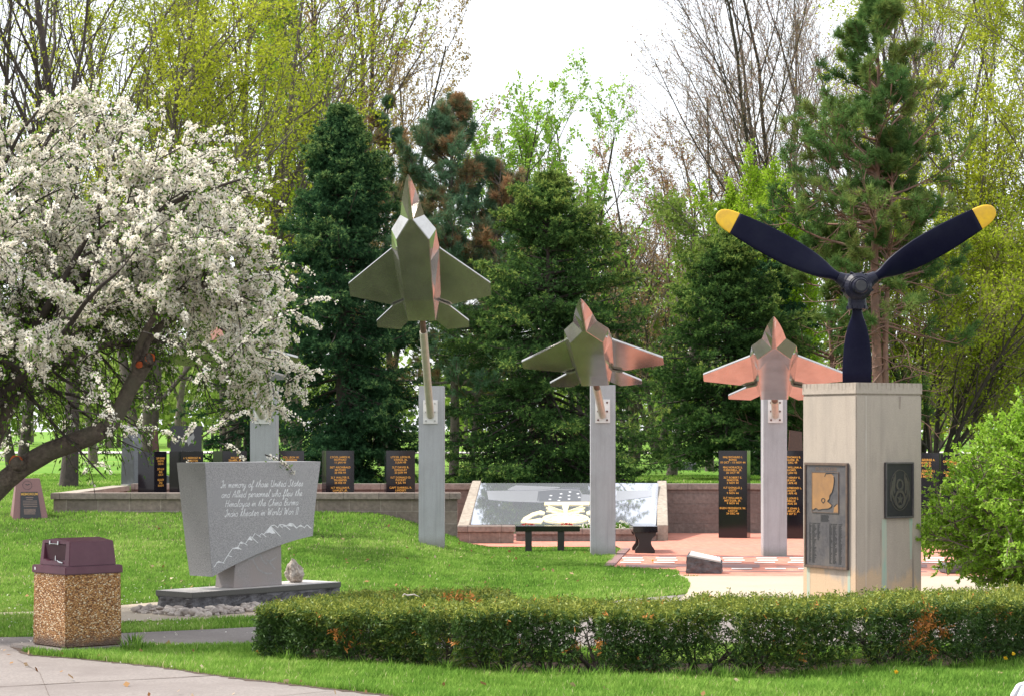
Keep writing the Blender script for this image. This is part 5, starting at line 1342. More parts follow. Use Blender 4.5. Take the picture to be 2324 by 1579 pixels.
def pine(seed, u, D, zt, label, stems, mat='pine', crown=(0.3, 1.0), Rm=2.6, n1=60, tufts=7, needles=44, ln=0.17, dead=0.0, bark='bark_pine', shape=None, z0=None):
    """stems: list of (du, lean, height factor, r)"""
    rng = np.random.default_rng(seed)
    x = (u - CU) / F * D; zb = float(hz(x, D)) if z0 is None else z0; h = zt - zb
    t = empty('pine_tree', (x, D, zb), 0, label, 'tree', 'conifers behind the plaza')
    parts, P1, L1 = [], [], []
    for du, lean, hf, r in stems:
        P = 14; tp = np.zeros((1, P, 3)); z = np.linspace(-0.1, h * hf, P); tp[0, :, 2] = z
        tp[0, :, 0] = du + lean * z + 0.05 * np.sin(z * .8 + du * 7); tp[0, :, 1] = 0.05 * np.sin(z * .6)
        parts.append((tp, np.linspace(r, 0.02, P)[None], 9))
        n = int(n1 * hf)
        hh = np.sort(crown[0] + (0.985 - crown[0]) * rng.random(n))
        az = rng.random(n) * 2 * math.pi
        xx = hh * (P - 1); i = np.minimum(xx.astype(int), P - 2); f = (xx - i)[:, None]
        s = tp[0, i] * (1 - f) + tp[0, i + 1] * f
        rel = (hh - crown[0]) / (1 - crown[0])
        sh = (1 - rel) ** 0.75 if shape is None else shape(rel)
        L = Rm * hf * sh * rng.uniform(.6, 1.12, n) + 0.2
        el = np.radians(-6 + 62 * rel ** 1.2 + rng.normal(size=n) * 9)
        d = np.stack([np.cos(az) * np.cos(el), np.sin(az) * np.cos(el), np.sin(el)], 1)
        p1, r1 = grow(rng, s, d, L, 0.012 + 0.013 * L, np.full(n, .008), 7, 0.08, (0, 0, 0.07))
        parts.append((p1, r1, 5)); P1.append(p1); L1.append(L)
        if dead:
            m = int(dead); hd = rng.uniform(0.16, crown[0] + 0.15, m); azd = rng.random(m) * 2 * math.pi
            xx = hd * (P - 1); i = np.minimum(xx.astype(int), P - 2); f = (xx - i)[:, None]
            s = tp[0, i] * (1 - f) + tp[0, i + 1] * f
            Ld = rng.uniform(.5, 2.2, m)
            d = np.stack([np.cos(azd), np.sin(azd), rng.uniform(-.4, .3, m)], 1)
            pd, rd = grow(rng, s, d, Ld, np.full(m, .024), np.full(m, .008), 7, 0.13, (0, 0, -0.05)); parts.append((pd, rd, 5))
            s, d, l, r_, pi, tt = spawn(rng, pd, rd, Ld, 4, .3, .95, (25, 60), .4)
            pd, rd = grow(rng, s, d, l, np.full(len(l), .010), np.full(len(l), .005), 5, .12, (0, 0, -.03)); parts.append((pd, rd, 4))
    p1 = np.concatenate(P1); L = np.concatenate(L1); r1 = np.full(p1.shape[:2], 0.012)
    s, d, l, r_, pi, tt = spawn(rng, p1, r1, L, tufts, .28, 1, (22, 52), .34, .3, flat=0.6)
    l = np.clip(l, .12, 1.0)
    p2, r2 = grow(rng, s, d, l, np.full(len(l), .012), np.full(len(l), .008), 5, .08, (0, 0, .14))
    s3, d3, l3, r3_, pi3, tt3 = spawn(rng, p2, r2, l, 4, .2, 1, (20, 50), .5, .3)
    l3 = np.clip(l3, .08, .4)
    p3, r3 = grow(rng, s3, d3, l3, np.full(len(l3), .009), np.full(len(l3), .007), 3, .05, (0, 0, .12))
    parts.append((p2, r2, 4)); parts.append((p3, r3, 3))
    wood_mesh('trunk', parts[:1] + parts[1:], M[bark], t)
    nb = NB()
    tb = rng.random(len(p1))
    for pts, par in ((p1, np.arange(len(p1))), (p2, pi), (p3, pi[pi3])):
        T = unit(pts[:, -1] - pts[:, -2])
        c = np.concatenate([pts[:, -1], pts[:, -1] - T * 0.06, pts[:, -1] - T * .13]); TT = np.concatenate([T] * 3)
        k = needles // 3
        V, Fc = needle_tris(rng, c, TT, ln, 0.020, k, 0.85)
        tint = 0.55 * np.tile(tb[par], 3) + 0.25 * np.tile(rng.random(len(par)), 3) + 0.0
        tint = np.clip(np.repeat(tint, k) + 0.2 * rng.random(len(c) * k), 0, 1)
        nb.add(V, Fc, tint)
    nb.build('crown', LM[mat], t, tint=True)
    return t

# ---- conifers
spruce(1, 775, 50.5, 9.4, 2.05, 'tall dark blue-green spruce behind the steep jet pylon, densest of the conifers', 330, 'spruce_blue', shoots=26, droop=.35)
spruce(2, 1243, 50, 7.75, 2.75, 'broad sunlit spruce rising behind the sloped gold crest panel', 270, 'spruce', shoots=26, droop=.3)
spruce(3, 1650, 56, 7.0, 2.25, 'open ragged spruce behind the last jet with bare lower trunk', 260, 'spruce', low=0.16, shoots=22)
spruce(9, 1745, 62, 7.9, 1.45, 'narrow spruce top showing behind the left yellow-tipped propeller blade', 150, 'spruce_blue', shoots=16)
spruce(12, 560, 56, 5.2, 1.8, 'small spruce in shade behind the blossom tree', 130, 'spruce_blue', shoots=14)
pine(4, 1985, 54, 12.55, 'tall red-barked pine rising behind the propeller', [(0.05, 0.0, 1.0, 0.16), (0.28, 0.012, 0.72, 0.11)], 'pine', (0.45, 1.0), 2.75, 74, 6, 42, 0.19, dead=34)
pine(6, 1895, 57, 7.2, 'low spreading pine below the tall red-barked pine', [(0.0, -0.03, 1.0, 0.11)], 'pine', (0.12, 1.0), 2.7, 60, 7, 39, 0.18)
pine(5, 1030, 62, 11.3, 'winter-browned pine between the two big spruces', [(0.0, -0.01, 1.0, 0.15), (0.5, 0.10, 0.84, 0.10)], 'pine_brown', (0.22, 1.0), 3.5, 92, 7, 39, 0.19, bark='bark_grey')
pine(7, 885, 66, 11.9, 'narrow bluish pine top just above the dark spruce', [(0.0, -0.01, 1.0, 0.14)], 'pine_brown', (0.35, 1.0), 1.9, 56, 7, 39, 0.19, bark='bark_grey')

# ---- broadleaf trees, far to near
LF = lambda mat, n, size, jit=.05, n2=0, keep=1, asp=.6: dict(mat=LM[mat], n=n, size=size, jit=jit, n2=n2, keep=keep, asp=asp)
up = (0, 0, .10)
broadleaf(31, 155, 46.3, 14.5, 'tall dark-trunked tree rising straight behind the blossom tree', 'park_tree', 0.012, 1, r=.21, lv=((16, .42, (18, 42)), (7, .5, (22, 50)), (7, .5, (25, 60))), trop=(0, 0, .09), leaf=LF('yellowgreen', 3, .07, .05, 1), bark='bark_dark', twig='bark_dark', t0=.28, nz=.07)
broadleaf(32, 40, 60, 14.8, 'thin-leaved tree with forked dark limbs at the edge of the park', 'park_tree', -0.02, 2, .12, r=.16, lv=((12, .5, (18, 40)), (7, .5, (22, 50)), (6, .5, (25, 60))), trop=up, leaf=LF('yellowgreen', 2, .08), bark='bark_dark', twig='bark_grey', nz=.07)
broadleaf(33, 330, 57, 15.5, 'wide yellow-green budding tree with slanting limbs above the blossoms', 'park_tree', 0.03, 3, .16, r=.17, lv=((15, .50, (20, 48)), (9, .52, (22, 52)), (8, .5, (25, 60))), trop=(0.05, 0, .06), leaf=LF('yellowgreen', 11, .09, .08, 3), bark='bark_grey', twig='bark_grey', nz=.06, t0=.14)
broadleaf(34, 520, 64, 16.5, 'dense yellow-green tree beside the bright lime one', 'park_tree', 0.02, 3, .13, r=.16, lv=((15, .48, (20, 46)), (9, .5, (22, 50)), (8, .5, (25, 60))), trop=(0.03, 0, .08), leaf=LF('yellowgreen', 11, .10, .08, 3), bark='bark_grey', twig='bark_grey', t0=.14)
broadleaf(35, 672, 70, 18, 'upright bright lime-green tree above the dark spruce', 'park_tree', 0.0, 3, .06, r=.15, lv=((16, .34, (14, 34)), (8, .5, (18, 42)), (7, .5, (20, 50))), trop=(0, 0, .14), leaf=LF('lime', 12, .10, .08, 3), bark='bark_grey', twig='bark_grey', t0=.14)
broadleaf(36, 795, 76, 20.5, 'nearly bare tree with ochre buds and straight fanning limbs', 'park_tree', 0.01, 4, .10, r=.17, lv=((14, .40, (16, 38)), (9, .5, (18, 46)), (8, .5, (22, 56))), trop=(0.02, 0, .07), leaf=LF('ochre', 5, .09, .05), bark='bark_dark', twig='bark_twig', t0=.2, nz=.04)
broadleaf(46, 870, 82, 16.5, 'lower bare ochre tree with a long branch reaching into the white sky', 'park_tree', 0.05, 3, .16, r=.14, lv=((12, .40, (18, 40)), (8, .5, (20, 48)), (7, .5, (22, 56))), trop=(0.03, 0, .05), leaf=LF('ochre', 6, .10, .05), bark='bark_dark', twig='bark_twig', t0=.25, nz=.05)
def dome5(c): return (lambda e: ((e[:, 0] - c[0]) / c[1]) ** 2 + ((e[:, 2] - c[2]) / c[3]) ** 2 < 1)
broadleaf(37, 1195, 74, 12.6, 'small fresh-green tree with a rounded tuft against the white sky, nearer the steep jet', 'park_tree', 0.012, 3, .10, r=.11, lv=((12, .40, (18, 42)), (8, .5, (20, 48)), (7, .5, (22, 56))), trop=up, leaf=LF('fresh', 8, .12, .06, 1, .6), bark='bark_dark', twig='bark_twig', t0=.34)
broadleaf(38, 1325, 77, 12.9, 'small fresh-green tree with a rounded tuft against the white sky, over the broad spruce', 'park_tree', -0.005, 3, .14, r=.11, lv=((12, .40, (18, 42)), (8, .5, (20, 48)), (7, .5, (22, 56))), trop=up, leaf=LF('fresh', 8, .12, .06, 1, .6), bark='bark_dark', twig='bark_twig', t0=.3)
broadleaf(39, 1500, 86, 13.2, 'twiggy pink-budded tree between the broad spruce and bare tree', 'park_tree', -0.02, 4, .28, r=.11, lv=((11, .5, (22, 50)), (9, .5, (22, 52)), (8, .5, (25, 60))), trop=(0, 0, .03), leaf=LF('pinkbud', 5, .10, .06), bark='bark_dark', twig='bark_twig', t0=.15, nz=.08)
broadleaf(48, 1445, 92, 9.5, 'low green-leaved thicket tree beyond the broad spruce', 'park_tree', 0, 4, .32, r=.09, lv=((11, .5, (22, 50)), (9, .5, (22, 52)), (8, .5, (25, 60))), trop=(0, 0, .03), leaf=LF('far', 8, .14, .1), bark='bark_dark', twig='bark_twig', t0=.12)
broadleaf(40, 1850, 80, 22, 'large bare tree with many dark limbs fanning over the propeller', 'park_tree', -0.03, 7, .34, r=.13, lv=((15, .42, (14, 36)), (10, .5, (18, 44)), (10, .5, (22, 56))), trop=(-0.01, 0, .07), leaf=LF('pinkbud', 2, .07, .03), bark='bark_dark', twig='bark_twig', t0=.16, nz=.045)
broadleaf(41, 2080, 84, 21.5, 'second bare tree, behind the tall red-barked pine', 'park_tree', 0.01, 5, .30, r=.12, lv=((14, .44, (14, 36)), (9, .5, (18, 44)), (7, .5, (22, 56))), trop=(0.01, 0, .07), leaf=LF('ochre', 2, .07, .03), bark='bark_dark', twig='bark_twig', t0=.2, nz=.045)
broadleaf(42, 2345, 62, 15.5, 'yellow-green feathery tree over the bright green bush', 'park_tree', -0.01, 5, .26, r=.09, lv=((14, .46, (20, 48)), (9, .52, (24, 56)), (8, .5, (30, 66))), trop=(-0.02, 0, .0), leaf=LF('yellowgreen', 14, .09, .08, 3), bark='bark_grey', twig='bark_grey', t0=.2, nz=.07)
broadleaf(43, 1800, 68, 9.2, 'lime-green bushy tree just above the left propeller blade', 'park_tree', -0.02, 6, .22, r=.07, lv=((12, .40, (16, 40)), (8, .5, (20, 48)), (7, .5, (22, 56))), trop=up, leaf=LF('lime', 12, .10, .07, 2), bark='bark_grey', twig='bark_twig', t0=.2)
broadleaf(44, 2120, 57, 7.6, 'twiggy olive-green small tree right behind the concrete pedestal', 'park_tree', 0.10, 6, .42, r=.075, lv=((12, .55, (16, 42)), (9, .5, (20, 52)), (7, .5, (25, 60))), trop=(0.05, 0, .02), leaf=LF('olive', 8, .085, .07, 1), bark='bark_dark', twig='bark_twig', t0=.10, nz=.06)
broadleaf(45, 2290, 60, 7.6, 'olive-green small tree half behind the bright green bush', 'park_tree', 0.02, 6, .40, r=.075, lv=((12, .55, (16, 42)), (9, .5, (20, 52)), (7, .5, (25, 60))), trop=(0.0, 0, .02), leaf=LF('olive', 8, .085, .07, 1), bark='bark_dark', twig='bark_twig', t0=.10, nz=.06)
broadleaf(49, 1655, 90, 15.5, 'smaller bare tree with drooping fine twigs against the sky, left of the large bare one', 'park_tree', -0.03, 4, .34, r=.12, lv=((12, .48, (20, 50)), (10, .5, (22, 52)), (9, .5, (25, 60))), trop=(-.01, 0, .03), leaf=LF('pinkbud', 2, .08, .04), bark='bark_dark', twig='bark_twig', t0=.2, nz=.07)
# trees standing about on the far lawn: their stems show under the conifers
k = 0
for u_, D_, zt_, lab in ((52, 84, 8.5, 'far lawn tree with its stem left of the pruned limb'), (212, 88, 9, 'far lawn tree whose thin stem shows beside the thick dark trunk'), (1437, 92, 9.5, 'far lawn tree with a short grey stem beyond the broad spruce'), (1524, 64, 8.2, 'far lawn tree with a pale straight stem beside the third pylon'), (1612, 70, 8.4, 'far lawn tree with a dark stem behind the full-height black stele'), (1700, 96, 9, 'far lawn tree dimly seen past the full-height black stele'), (2235, 80, 8, 'far lawn tree whose stem shows between pedestal and bush'), (600, 95, 9, 'far lawn tree beyond the blossom tree and shaded spruce'), (395, 90, 9, 'far lawn tree beyond the wedge and curved monuments')):
    broadleaf(60 + k, u_, D_, zt_, lab, 'lawn_tree', 0, 1, r=.17, lv=((10, .45, (25, 60)), (8, .5, (25, 60)), (6, .5, (30, 65))), trop=(0, 0, .03), leaf=LF('far', 8, .13, .09, 2), bark='bark_grey', twig='bark_grey', t0=.30, group='trees dotted over the far lawn'); k += 1

# ---- far wood closing the view
rng = np.random.default_rng(99)
nb = NB(); wp = []
for i in range(150):
    y_ = rng.uniform(175, 260); x_ = rng.uniform(-0.30, 0.30) * y_; h = rng.uniform(7, 13); zb = float(hz(x_, y_))
    wp.append((x_, y_, zb, h))
    n = 420; c = rand_unit(rng, n) * (rng.random((n, 1)) ** 0.4) * np.array((h * .36, h * .36, h * .46)) + np.array((x_, y_, zb + h * .52))
    V, Fc = diamonds(rng, c, rng.uniform(.35, .8, n), .7); nb.add(V, Fc, np.clip(rng.random() * .5 + .5 * rng.random(n), 0, 1))
fo = nb.build('distant_wood', LM['far'], tint=True); tag(fo, 'pale green wood closing off the view beyond the park road', 'wood', kind='stuff')
pts = np.array([[(a, b, c + h * f) for f in (0, .3, .6)] for a, b, c, h in wp]); rd = np.array([[.2, .15, .06]] * len(wp))
V, Fc = tubes(pts, rd, 5); o = npmesh('distant_trunks', V, Fc, M['bark_grey'], fo)

# ------------------------------------------------------------------ blossoming crabapple with a pruned low limb
def blossom_tree():
    rng = np.random.default_rng(5)
    base = np.array((-6.15, 23.4, 0.0))
    t = empty('blossom_tree', base, 0, 'white blossoming crabapple with a heavy pruned limb leaning over the lawn', 'tree')
    def loc(u, v, D): return W(u, v, D) - base
    hubp = loc(-95, 1010, 23.3)
    limbs = []
    def limb(P, r0, r1, S=10):
        P = np.array(P); n = 18
        s = np.linspace(0, len(P) - 1, n); i = np.minimum(s.astype(int), len(P) - 2); f = (s - i)[:, None]
        # catmull-rom through the points
        Pm = np.vstack([2 * P[0] - P[1], P, 2 * P[-1] - P[-2]])
        a, b, c, d = Pm[i], Pm[i + 1], Pm[i + 2], Pm[i + 3]
        q = 0.5 * (2 * b + (c - a) * f + (2 * a - 5 * b + 4 * c - d) * f ** 2 + (3 * b - a - 3 * c + d) * f ** 3)
        q = q + rng.normal(size=q.shape) * 0.006
        limbs.append((q[None], np.linspace(r0, r1, n)[None] * (1 + .05 * rng.normal(size=n)), S)); return q
    limb([(0, 0, -.1), loc(-130, 1200, 23.4), hubp], .20, .15, 14)
    low = limb([loc(-125, 1230, 23.4), loc(-45, 1150, 23.3), loc(25, 1078, 23.1), loc(95, 1032, 23.0), loc(165, 1003, 22.9), loc(232, 975, 22.8), loc(272, 925, 22.8), loc(302, 868, 22.8), loc(334, 814, 22.75)], .118, .074, 14)
    l2 = limb([loc(-60, 1100, 23.2), loc(0, 965, 23.2), loc(33, 897, 23.3), loc(72, 865, 23.4), loc(80, 825, 23.5), loc(66, 785, 23.6), loc(90, 700, 23.6)], .10, .04)
    up_ = [limb([hubp, loc(-60, 860, 23.4), loc(30, 740, 23.8), loc(110, 640, 24.2), loc(200, 560, 24.4)], .12, .02, 8),
           limb([hubp, loc(-20, 880, 23.6), loc(100, 790, 24.2), loc(230, 700, 24.6), loc(340, 640, 24.8)], .11, .018, 8),
           limb([low[15], loc(340, 765, 23.0), loc(415, 712, 23.2), loc(485, 708, 23.3), loc(555, 768, 23.4), loc(590, 870, 23.4)], .05, .014, 7),
           limb([low[15], loc(320, 770, 22.6), loc(380, 690, 22.4), loc(470, 650, 22.2), loc(560, 690, 22.1)], .045, .014, 7),
           limb([l2[14], loc(130, 780, 23.1), loc(215, 720, 22.8), loc(330, 660, 22.6), loc(430, 660, 22.5)], .06, .016, 7),
           limb([l2[12], loc(150, 810, 23.7), loc(260, 780, 24.2), loc(380, 775, 24.7), loc(520, 800, 24.9)], .055, .014, 7)]
    # cut faces
    def cut(c, n, r, nm='cut_face'):
        n = Vector(n).normalized(); mb = MB()
        a = n.orthogonal().normalized(); b = n.cross(a)
        ring_ = [Vector(c) + (a * math.cos(k * .4488) + b * math.sin(k * .4488)) * r * (1 + .06 * math.sin(k * 2.1)) for k in range(14)]
        mb.hull8([p_ - n * .05 for p_ in ring_], [p_ + n * .006 for p_ in ring_]); mb.build(nm, M['cut_wood'], t)
    e = low[-1]; dn = unit(low[-1] - low[-3])
    lp = [(np.array([e, e + dn * .02]), .09)]
    limb([e - dn * .04, e + np.array((.035, -.06, .0)), e + np.array((.05, -.12, .01))], .075, .062, 10); cut(e + np.array((.053, -.127, .0105)), (.25, -1, .05), .052)
    limb([e - dn * .10, e + np.array((-.045, -.05, -.045)), e + np.array((-.06, -.105, -.055))], .05, .042, 10); cut(e + np.array((-.061, -.111, -.056)), (-.15, -1, -.1), .037)
    limb([loc(52, 1068, 23.05), loc(43, 1056, 22.95), loc(36, 1047, 22.86)], .078, .070, 12); cut(loc(35.5, 1046, 22.85), (-.12, -1, .25), .066)
    # generated scaffold limbs filling the dome
    n = 26
    az = np.linspace(0, 2 * math.pi, n, endpoint=False) + rng.normal(size=n) * .12
    el = np.radians(rng.uniform(18, 72, n))
    st = np.tile(hubp + np.array((0, 0, .1)), (n, 1)) + rng.normal(size=(n, 3)) * np.array((.25, .25, .35))
    d = np.stack([np.cos(az) * np.cos(el), np.sin(az) * np.cos(el), np.sin(el)], 1)
    L = 3.0 + 2.6 * np.cos(el) * rng.uniform(.8, 1.1, n)
    C0 = np.array((-5.25, 23.6, 2.45)) - base
    def inside(e, k=1.0):
        q = (e - C0) / np.array((3.6, 3.6, 3.35)) / k
        q2 = np.abs(q); ok = (q2[:, 0] ** 2 + q2[:, 1] ** 2) ** 1.15 + q2[:, 2] ** 2.3 < 1
        # weeping skirt on the outer side, open underneath nearer the trunk
        bot = 1.40 + .28 * np.sin(e[:, 0] * 3.1) + np.where(np.hypot(q[:, 0], q[:, 1]) < .5, .12, 0)
        stub = loc(334, 814, 22.75); sh_ = stub + np.array((0.35, 0, -0.25))
        near = (np.abs(e[:, 0] - stub[0]) < .24) & (np.abs(e[:, 2] - stub[2]) < .22) & (e[:, 1] < stub[1] + .1)
        return ok & (e[:, 2] > bot) & ~near
    p1, r1 = grow(rng, st, d, L, np.full(n, .07), np.full(n, .012), 12, .09, (0, 0, -.07), np.linspace(-.3, 1.9, 11))
    pu = np.array([q[np.linspace(5, 17, 12).astype(int)] for q in up_]); ru = np.array([np.linspace(.05, .012, 12)] * len(up_)); Lu = np.array([2.6] * len(up_))
    ok = np.stack([inside(p1[:, i], .90) | (p1[:, i, 2] < C0[2]) & inside(np.maximum(p1[:, i], np.array((-99, -99, C0[2]))), .90) for i in range(12)], 1)
    last = np.where(ok.all(1), 11, np.maximum(np.argmin(ok, 1) - 0.5, 3.0))
    xx = last[:, None] * np.linspace(0, 1, 12)[None]; i0 = np.minimum(xx.astype(int), 10); ff = (xx - i0)[..., None]; bi = np.arange(n)[:, None]
    p1 = p1[bi, i0] * (1 - ff) + p1[bi, i0 + 1] * ff; L = L * last / 11
    pA = np.concatenate([p1, pu]); rA = np.concatenate([r1, ru]); LA = np.concatenate([L, Lu])
    pA[:, :, 2] = np.minimum(pA[:, :, 2], C0[2] + 3.2)
    s, d, l, r_, pi, tt = spawn(rng, pA, rA, LA, 12, .15, 1, (25, 65), .42, .45)
    p2, r2 = grow(rng, s, d, l, np.clip(r_ * .5, .008, .03), np.full(len(l), .005), 8, .11, (0, 0, -.06), np.linspace(-.6, 1.8, 7))
    kp = inside(p2[:, -1], 1.0); p2, r2, l = p2[kp], r2[kp], l[kp]
    s, d, l3, r_, pi, tt = spawn(rng, p2, r2, l, 9, .1, 1, (25, 70), .46, .35)
    l3 = np.clip(l3, .22, .85)
    p3, r3 = grow(rng, s, d, l3, np.full(len(l3), .0065), np.full(len(l3), .0035), 6, .12, (0, 0, -.09), np.linspace(-.6, 2.0, 5))
    kp = inside(p3[:, -1], 1.02); p3, r3, l3 = p3[kp], r3[kp], l3[kp]
    s, d, l4, r_, pi, tt = spawn(rng, p3, r3, l3, 4, .15, .95, (25, 60), .55, .3)
    l4 = np.clip(l4, .12, .42)
    p4, r4 = grow(rng, s, d, l4, np.full(len(l4), .0045), np.full(len(l4), .003), 5, .10, (0, 0, -.08))
    kp = inside(p4[:, -1], 1.06); p4, r4, l4 = p4[kp], r4[kp], l4[kp]
    # long sprays that break the outline
    ns = 190; u1 = rng.random(ns) * 2 * math.pi; w1 = rng.uniform(-.35, .98, ns); hr = np.sqrt(1 - w1 ** 2)
    nrm_ = np.stack([np.cos(u1) * hr, np.sin(u1) * hr, w1], 1)
    st = C0 + nrm_ * np.array((3.6, 3.6, 3.3)) * rng.uniform(.78, .92, (ns, 1))
    dd = unit(nrm_ * np.array((1, 1, .5)) + rng.normal(size=(ns, 3)) * .45 + np.array((0, 0, .1)))
    p5, r5 = grow(rng, st, dd, rng.uniform(.45, 1.0, ns), np.full(ns, .008), np.full(ns, .004), 6, .09, (0, 0, -.16), np.linspace(0, 2, 5))
    we = p5[:, -1] + base; ok5 = (p5[:, -1, 2] > 1.15) & (we[:, 0] < -1.95) & ~((p5.min(1)[:, 2] < 1.78) & (we[:, 0] > -4.7) & (we[:, 1] < 25.6)); p5, r5 = p5[ok5], r5[ok5]
    wood_mesh('trunk', limbs, M['bark'], t)
    wood_mesh('branches', [(p1, r1, 6), (p2, r2, 5), (p3, r3, 4), (p4, r4, 3), (p5, r5, 4)], M['bark_dark'], t)
    nb, nl = NB(), NB()
    for pts, m in ((p3, 5), (p4, 5), (p5, 19)):
        c, T, q, tq = along(rng, pts, m, .1, 1.0)
        # flowering is thick on the upper and outer shell and thins out inside and underneath
        rel = (c - C0) / np.array((3.6, 3.6, 3.35)); rr_ = np.linalg.norm(rel, axis=1)
        pb = sstep(.36, .88, rr_ + .50 * np.clip(rel[:, 2], -.6, 1)) * .92 + .10
        tw = rng.random(len(pts))[q]
        pb = pb * np.where(c[:, 1] + base[1] > 24.2, .35, 1.0)  # unseen back of the crown thinned so less shade falls on path and stone
        if m == 19: pb = np.full(len(c), .8); tw = tw * 0
        k = (rng.random(len(c)) < pb) & (tw < pb + .25)
        cb, Tb = c[k], T[k]
        npet = 10
        cc = np.repeat(cb, npet, 0) + rand_unit(rng, len(cb) * npet) * np.repeat(rng.uniform(.016, .042, (len(cb), 1)), npet, 0) * rng.uniform(.6, 1, (len(cb) * npet, 1))
        V, Fc = diamonds(rng, cc, rng.uniform(.017, .030, len(cc)), .95)
        nb.add(V, Fc, np.clip(.4 * np.repeat(rng.random(len(cb)), npet) + .6 * rng.random(len(cc)), 0, 1))
        c, T, q, tq = along(rng, pts, m * 2, .1, 1.0); rel = (c - C0) / np.array((3.6, 3.6, 3.35)); kk = rng.random(len(c)) < .38 + .5 * np.clip(.25 - rel[:, 2], 0, 1)
        cl = c[kk] + rng.normal(size=(kk.sum(), 3)) * .045
        V, Fc = diamonds(rng, cl, rng.uniform(.035, .06, len(cl)), .45, axis=unit(T[kk] + rng.normal(size=cl.shape) * .6 + np.array((0, 0, -.4))))
        nl.add(V, Fc, rng.random(len(cl)))
    print('blossom quads', sum(len(x) for x in nb.f), 'p3', len(p3), 'p4', len(p4))
    nb.build('blossom', LM['blossom'], t, tint=True); nl.build('foliage', LM['appleleaf'], t, tint=True)
blossom_tree()

# ------------------------------------------------------------------ bright green bush
def bush():
    rng = np.random.default_rng(8)
    x, D = 6.34, 24.6
    t = empty('green_bush', (x, D, 0), 0, 'bright green leafy bush with arching twigs by the concrete apron', 'bush')
    n = 110; az = rng.random(n) * 2 * math.pi; el = np.radians(rng.uniform(36, 84, n))
    st = np.stack([np.cos(az), np.sin(az), np.zeros(n)], 1) * .16 * rng.random((n, 1))
    d = np.stack([np.cos(az) * np.cos(el), np.sin(az) * np.cos(el), np.sin(el)], 1)
    L = 1.20 + 1.10 * np.sin(el) * rng.uniform(.80, 1.0, n)
    p1, r1 = grow(rng, st, d, L, np.full(n, .016), np.full(n, .006), 9, .07, (0, 0, .0), np.linspace(0, 1, 8))
    s, d, l, r_, pi, tt = spawn(rng, p1, r1, L, 17, .15, 1, (30, 65), .27, .3)
    p2, r2 = grow(rng, s, d, l, np.full(len(l), .006), np.full(len(l), .004), 6, .10, (0, 0, -.03))
    s, d, l3, r_, pi, tt = spawn(rng, p2, r2, l, 6, .2, 1, (30, 60), .5, .3)
    l3 = np.clip(l3, .10, .4)
    p3, r3 = grow(rng, s, d, l3, np.full(len(l3), .004), np.full(len(l3), .0025), 4, .10, (0, 0, .02))
    wood_mesh('branches', [(p1, r1, 6), (p2, r2, 4), (p3, r3, 3)], M['bark_twig'], t)
    nb = NB()
    for pts, m in ((p3, 25), (p2, 20)):
        c, T, q, tq = along(rng, pts, m, .25, 1.0)
        k = c[:, 2] > .12 + .1 * rng.random(len(c)); c, T, q = c[k], T[k], q[k]
        ax = unit(T * .8 + rng.normal(size=c.shape) * .55 + np.array((0, 0, -.25)))
        sz = rng.uniform(.030, .058, len(c))
        V, Fc = diamonds(rng, c + ax * sz[:, None] * .5, sz, .52, axis=ax, nrm=np.tile((0, 0, 1.0), (len(c), 1)))
        nb.add(V, Fc, np.clip(.45 * rng.random(len(pts))[q] + .55 * rng.random(len(c)), 0, 1))
    nb.build('foliage', LM['bush'], t, tint=True)
bush()

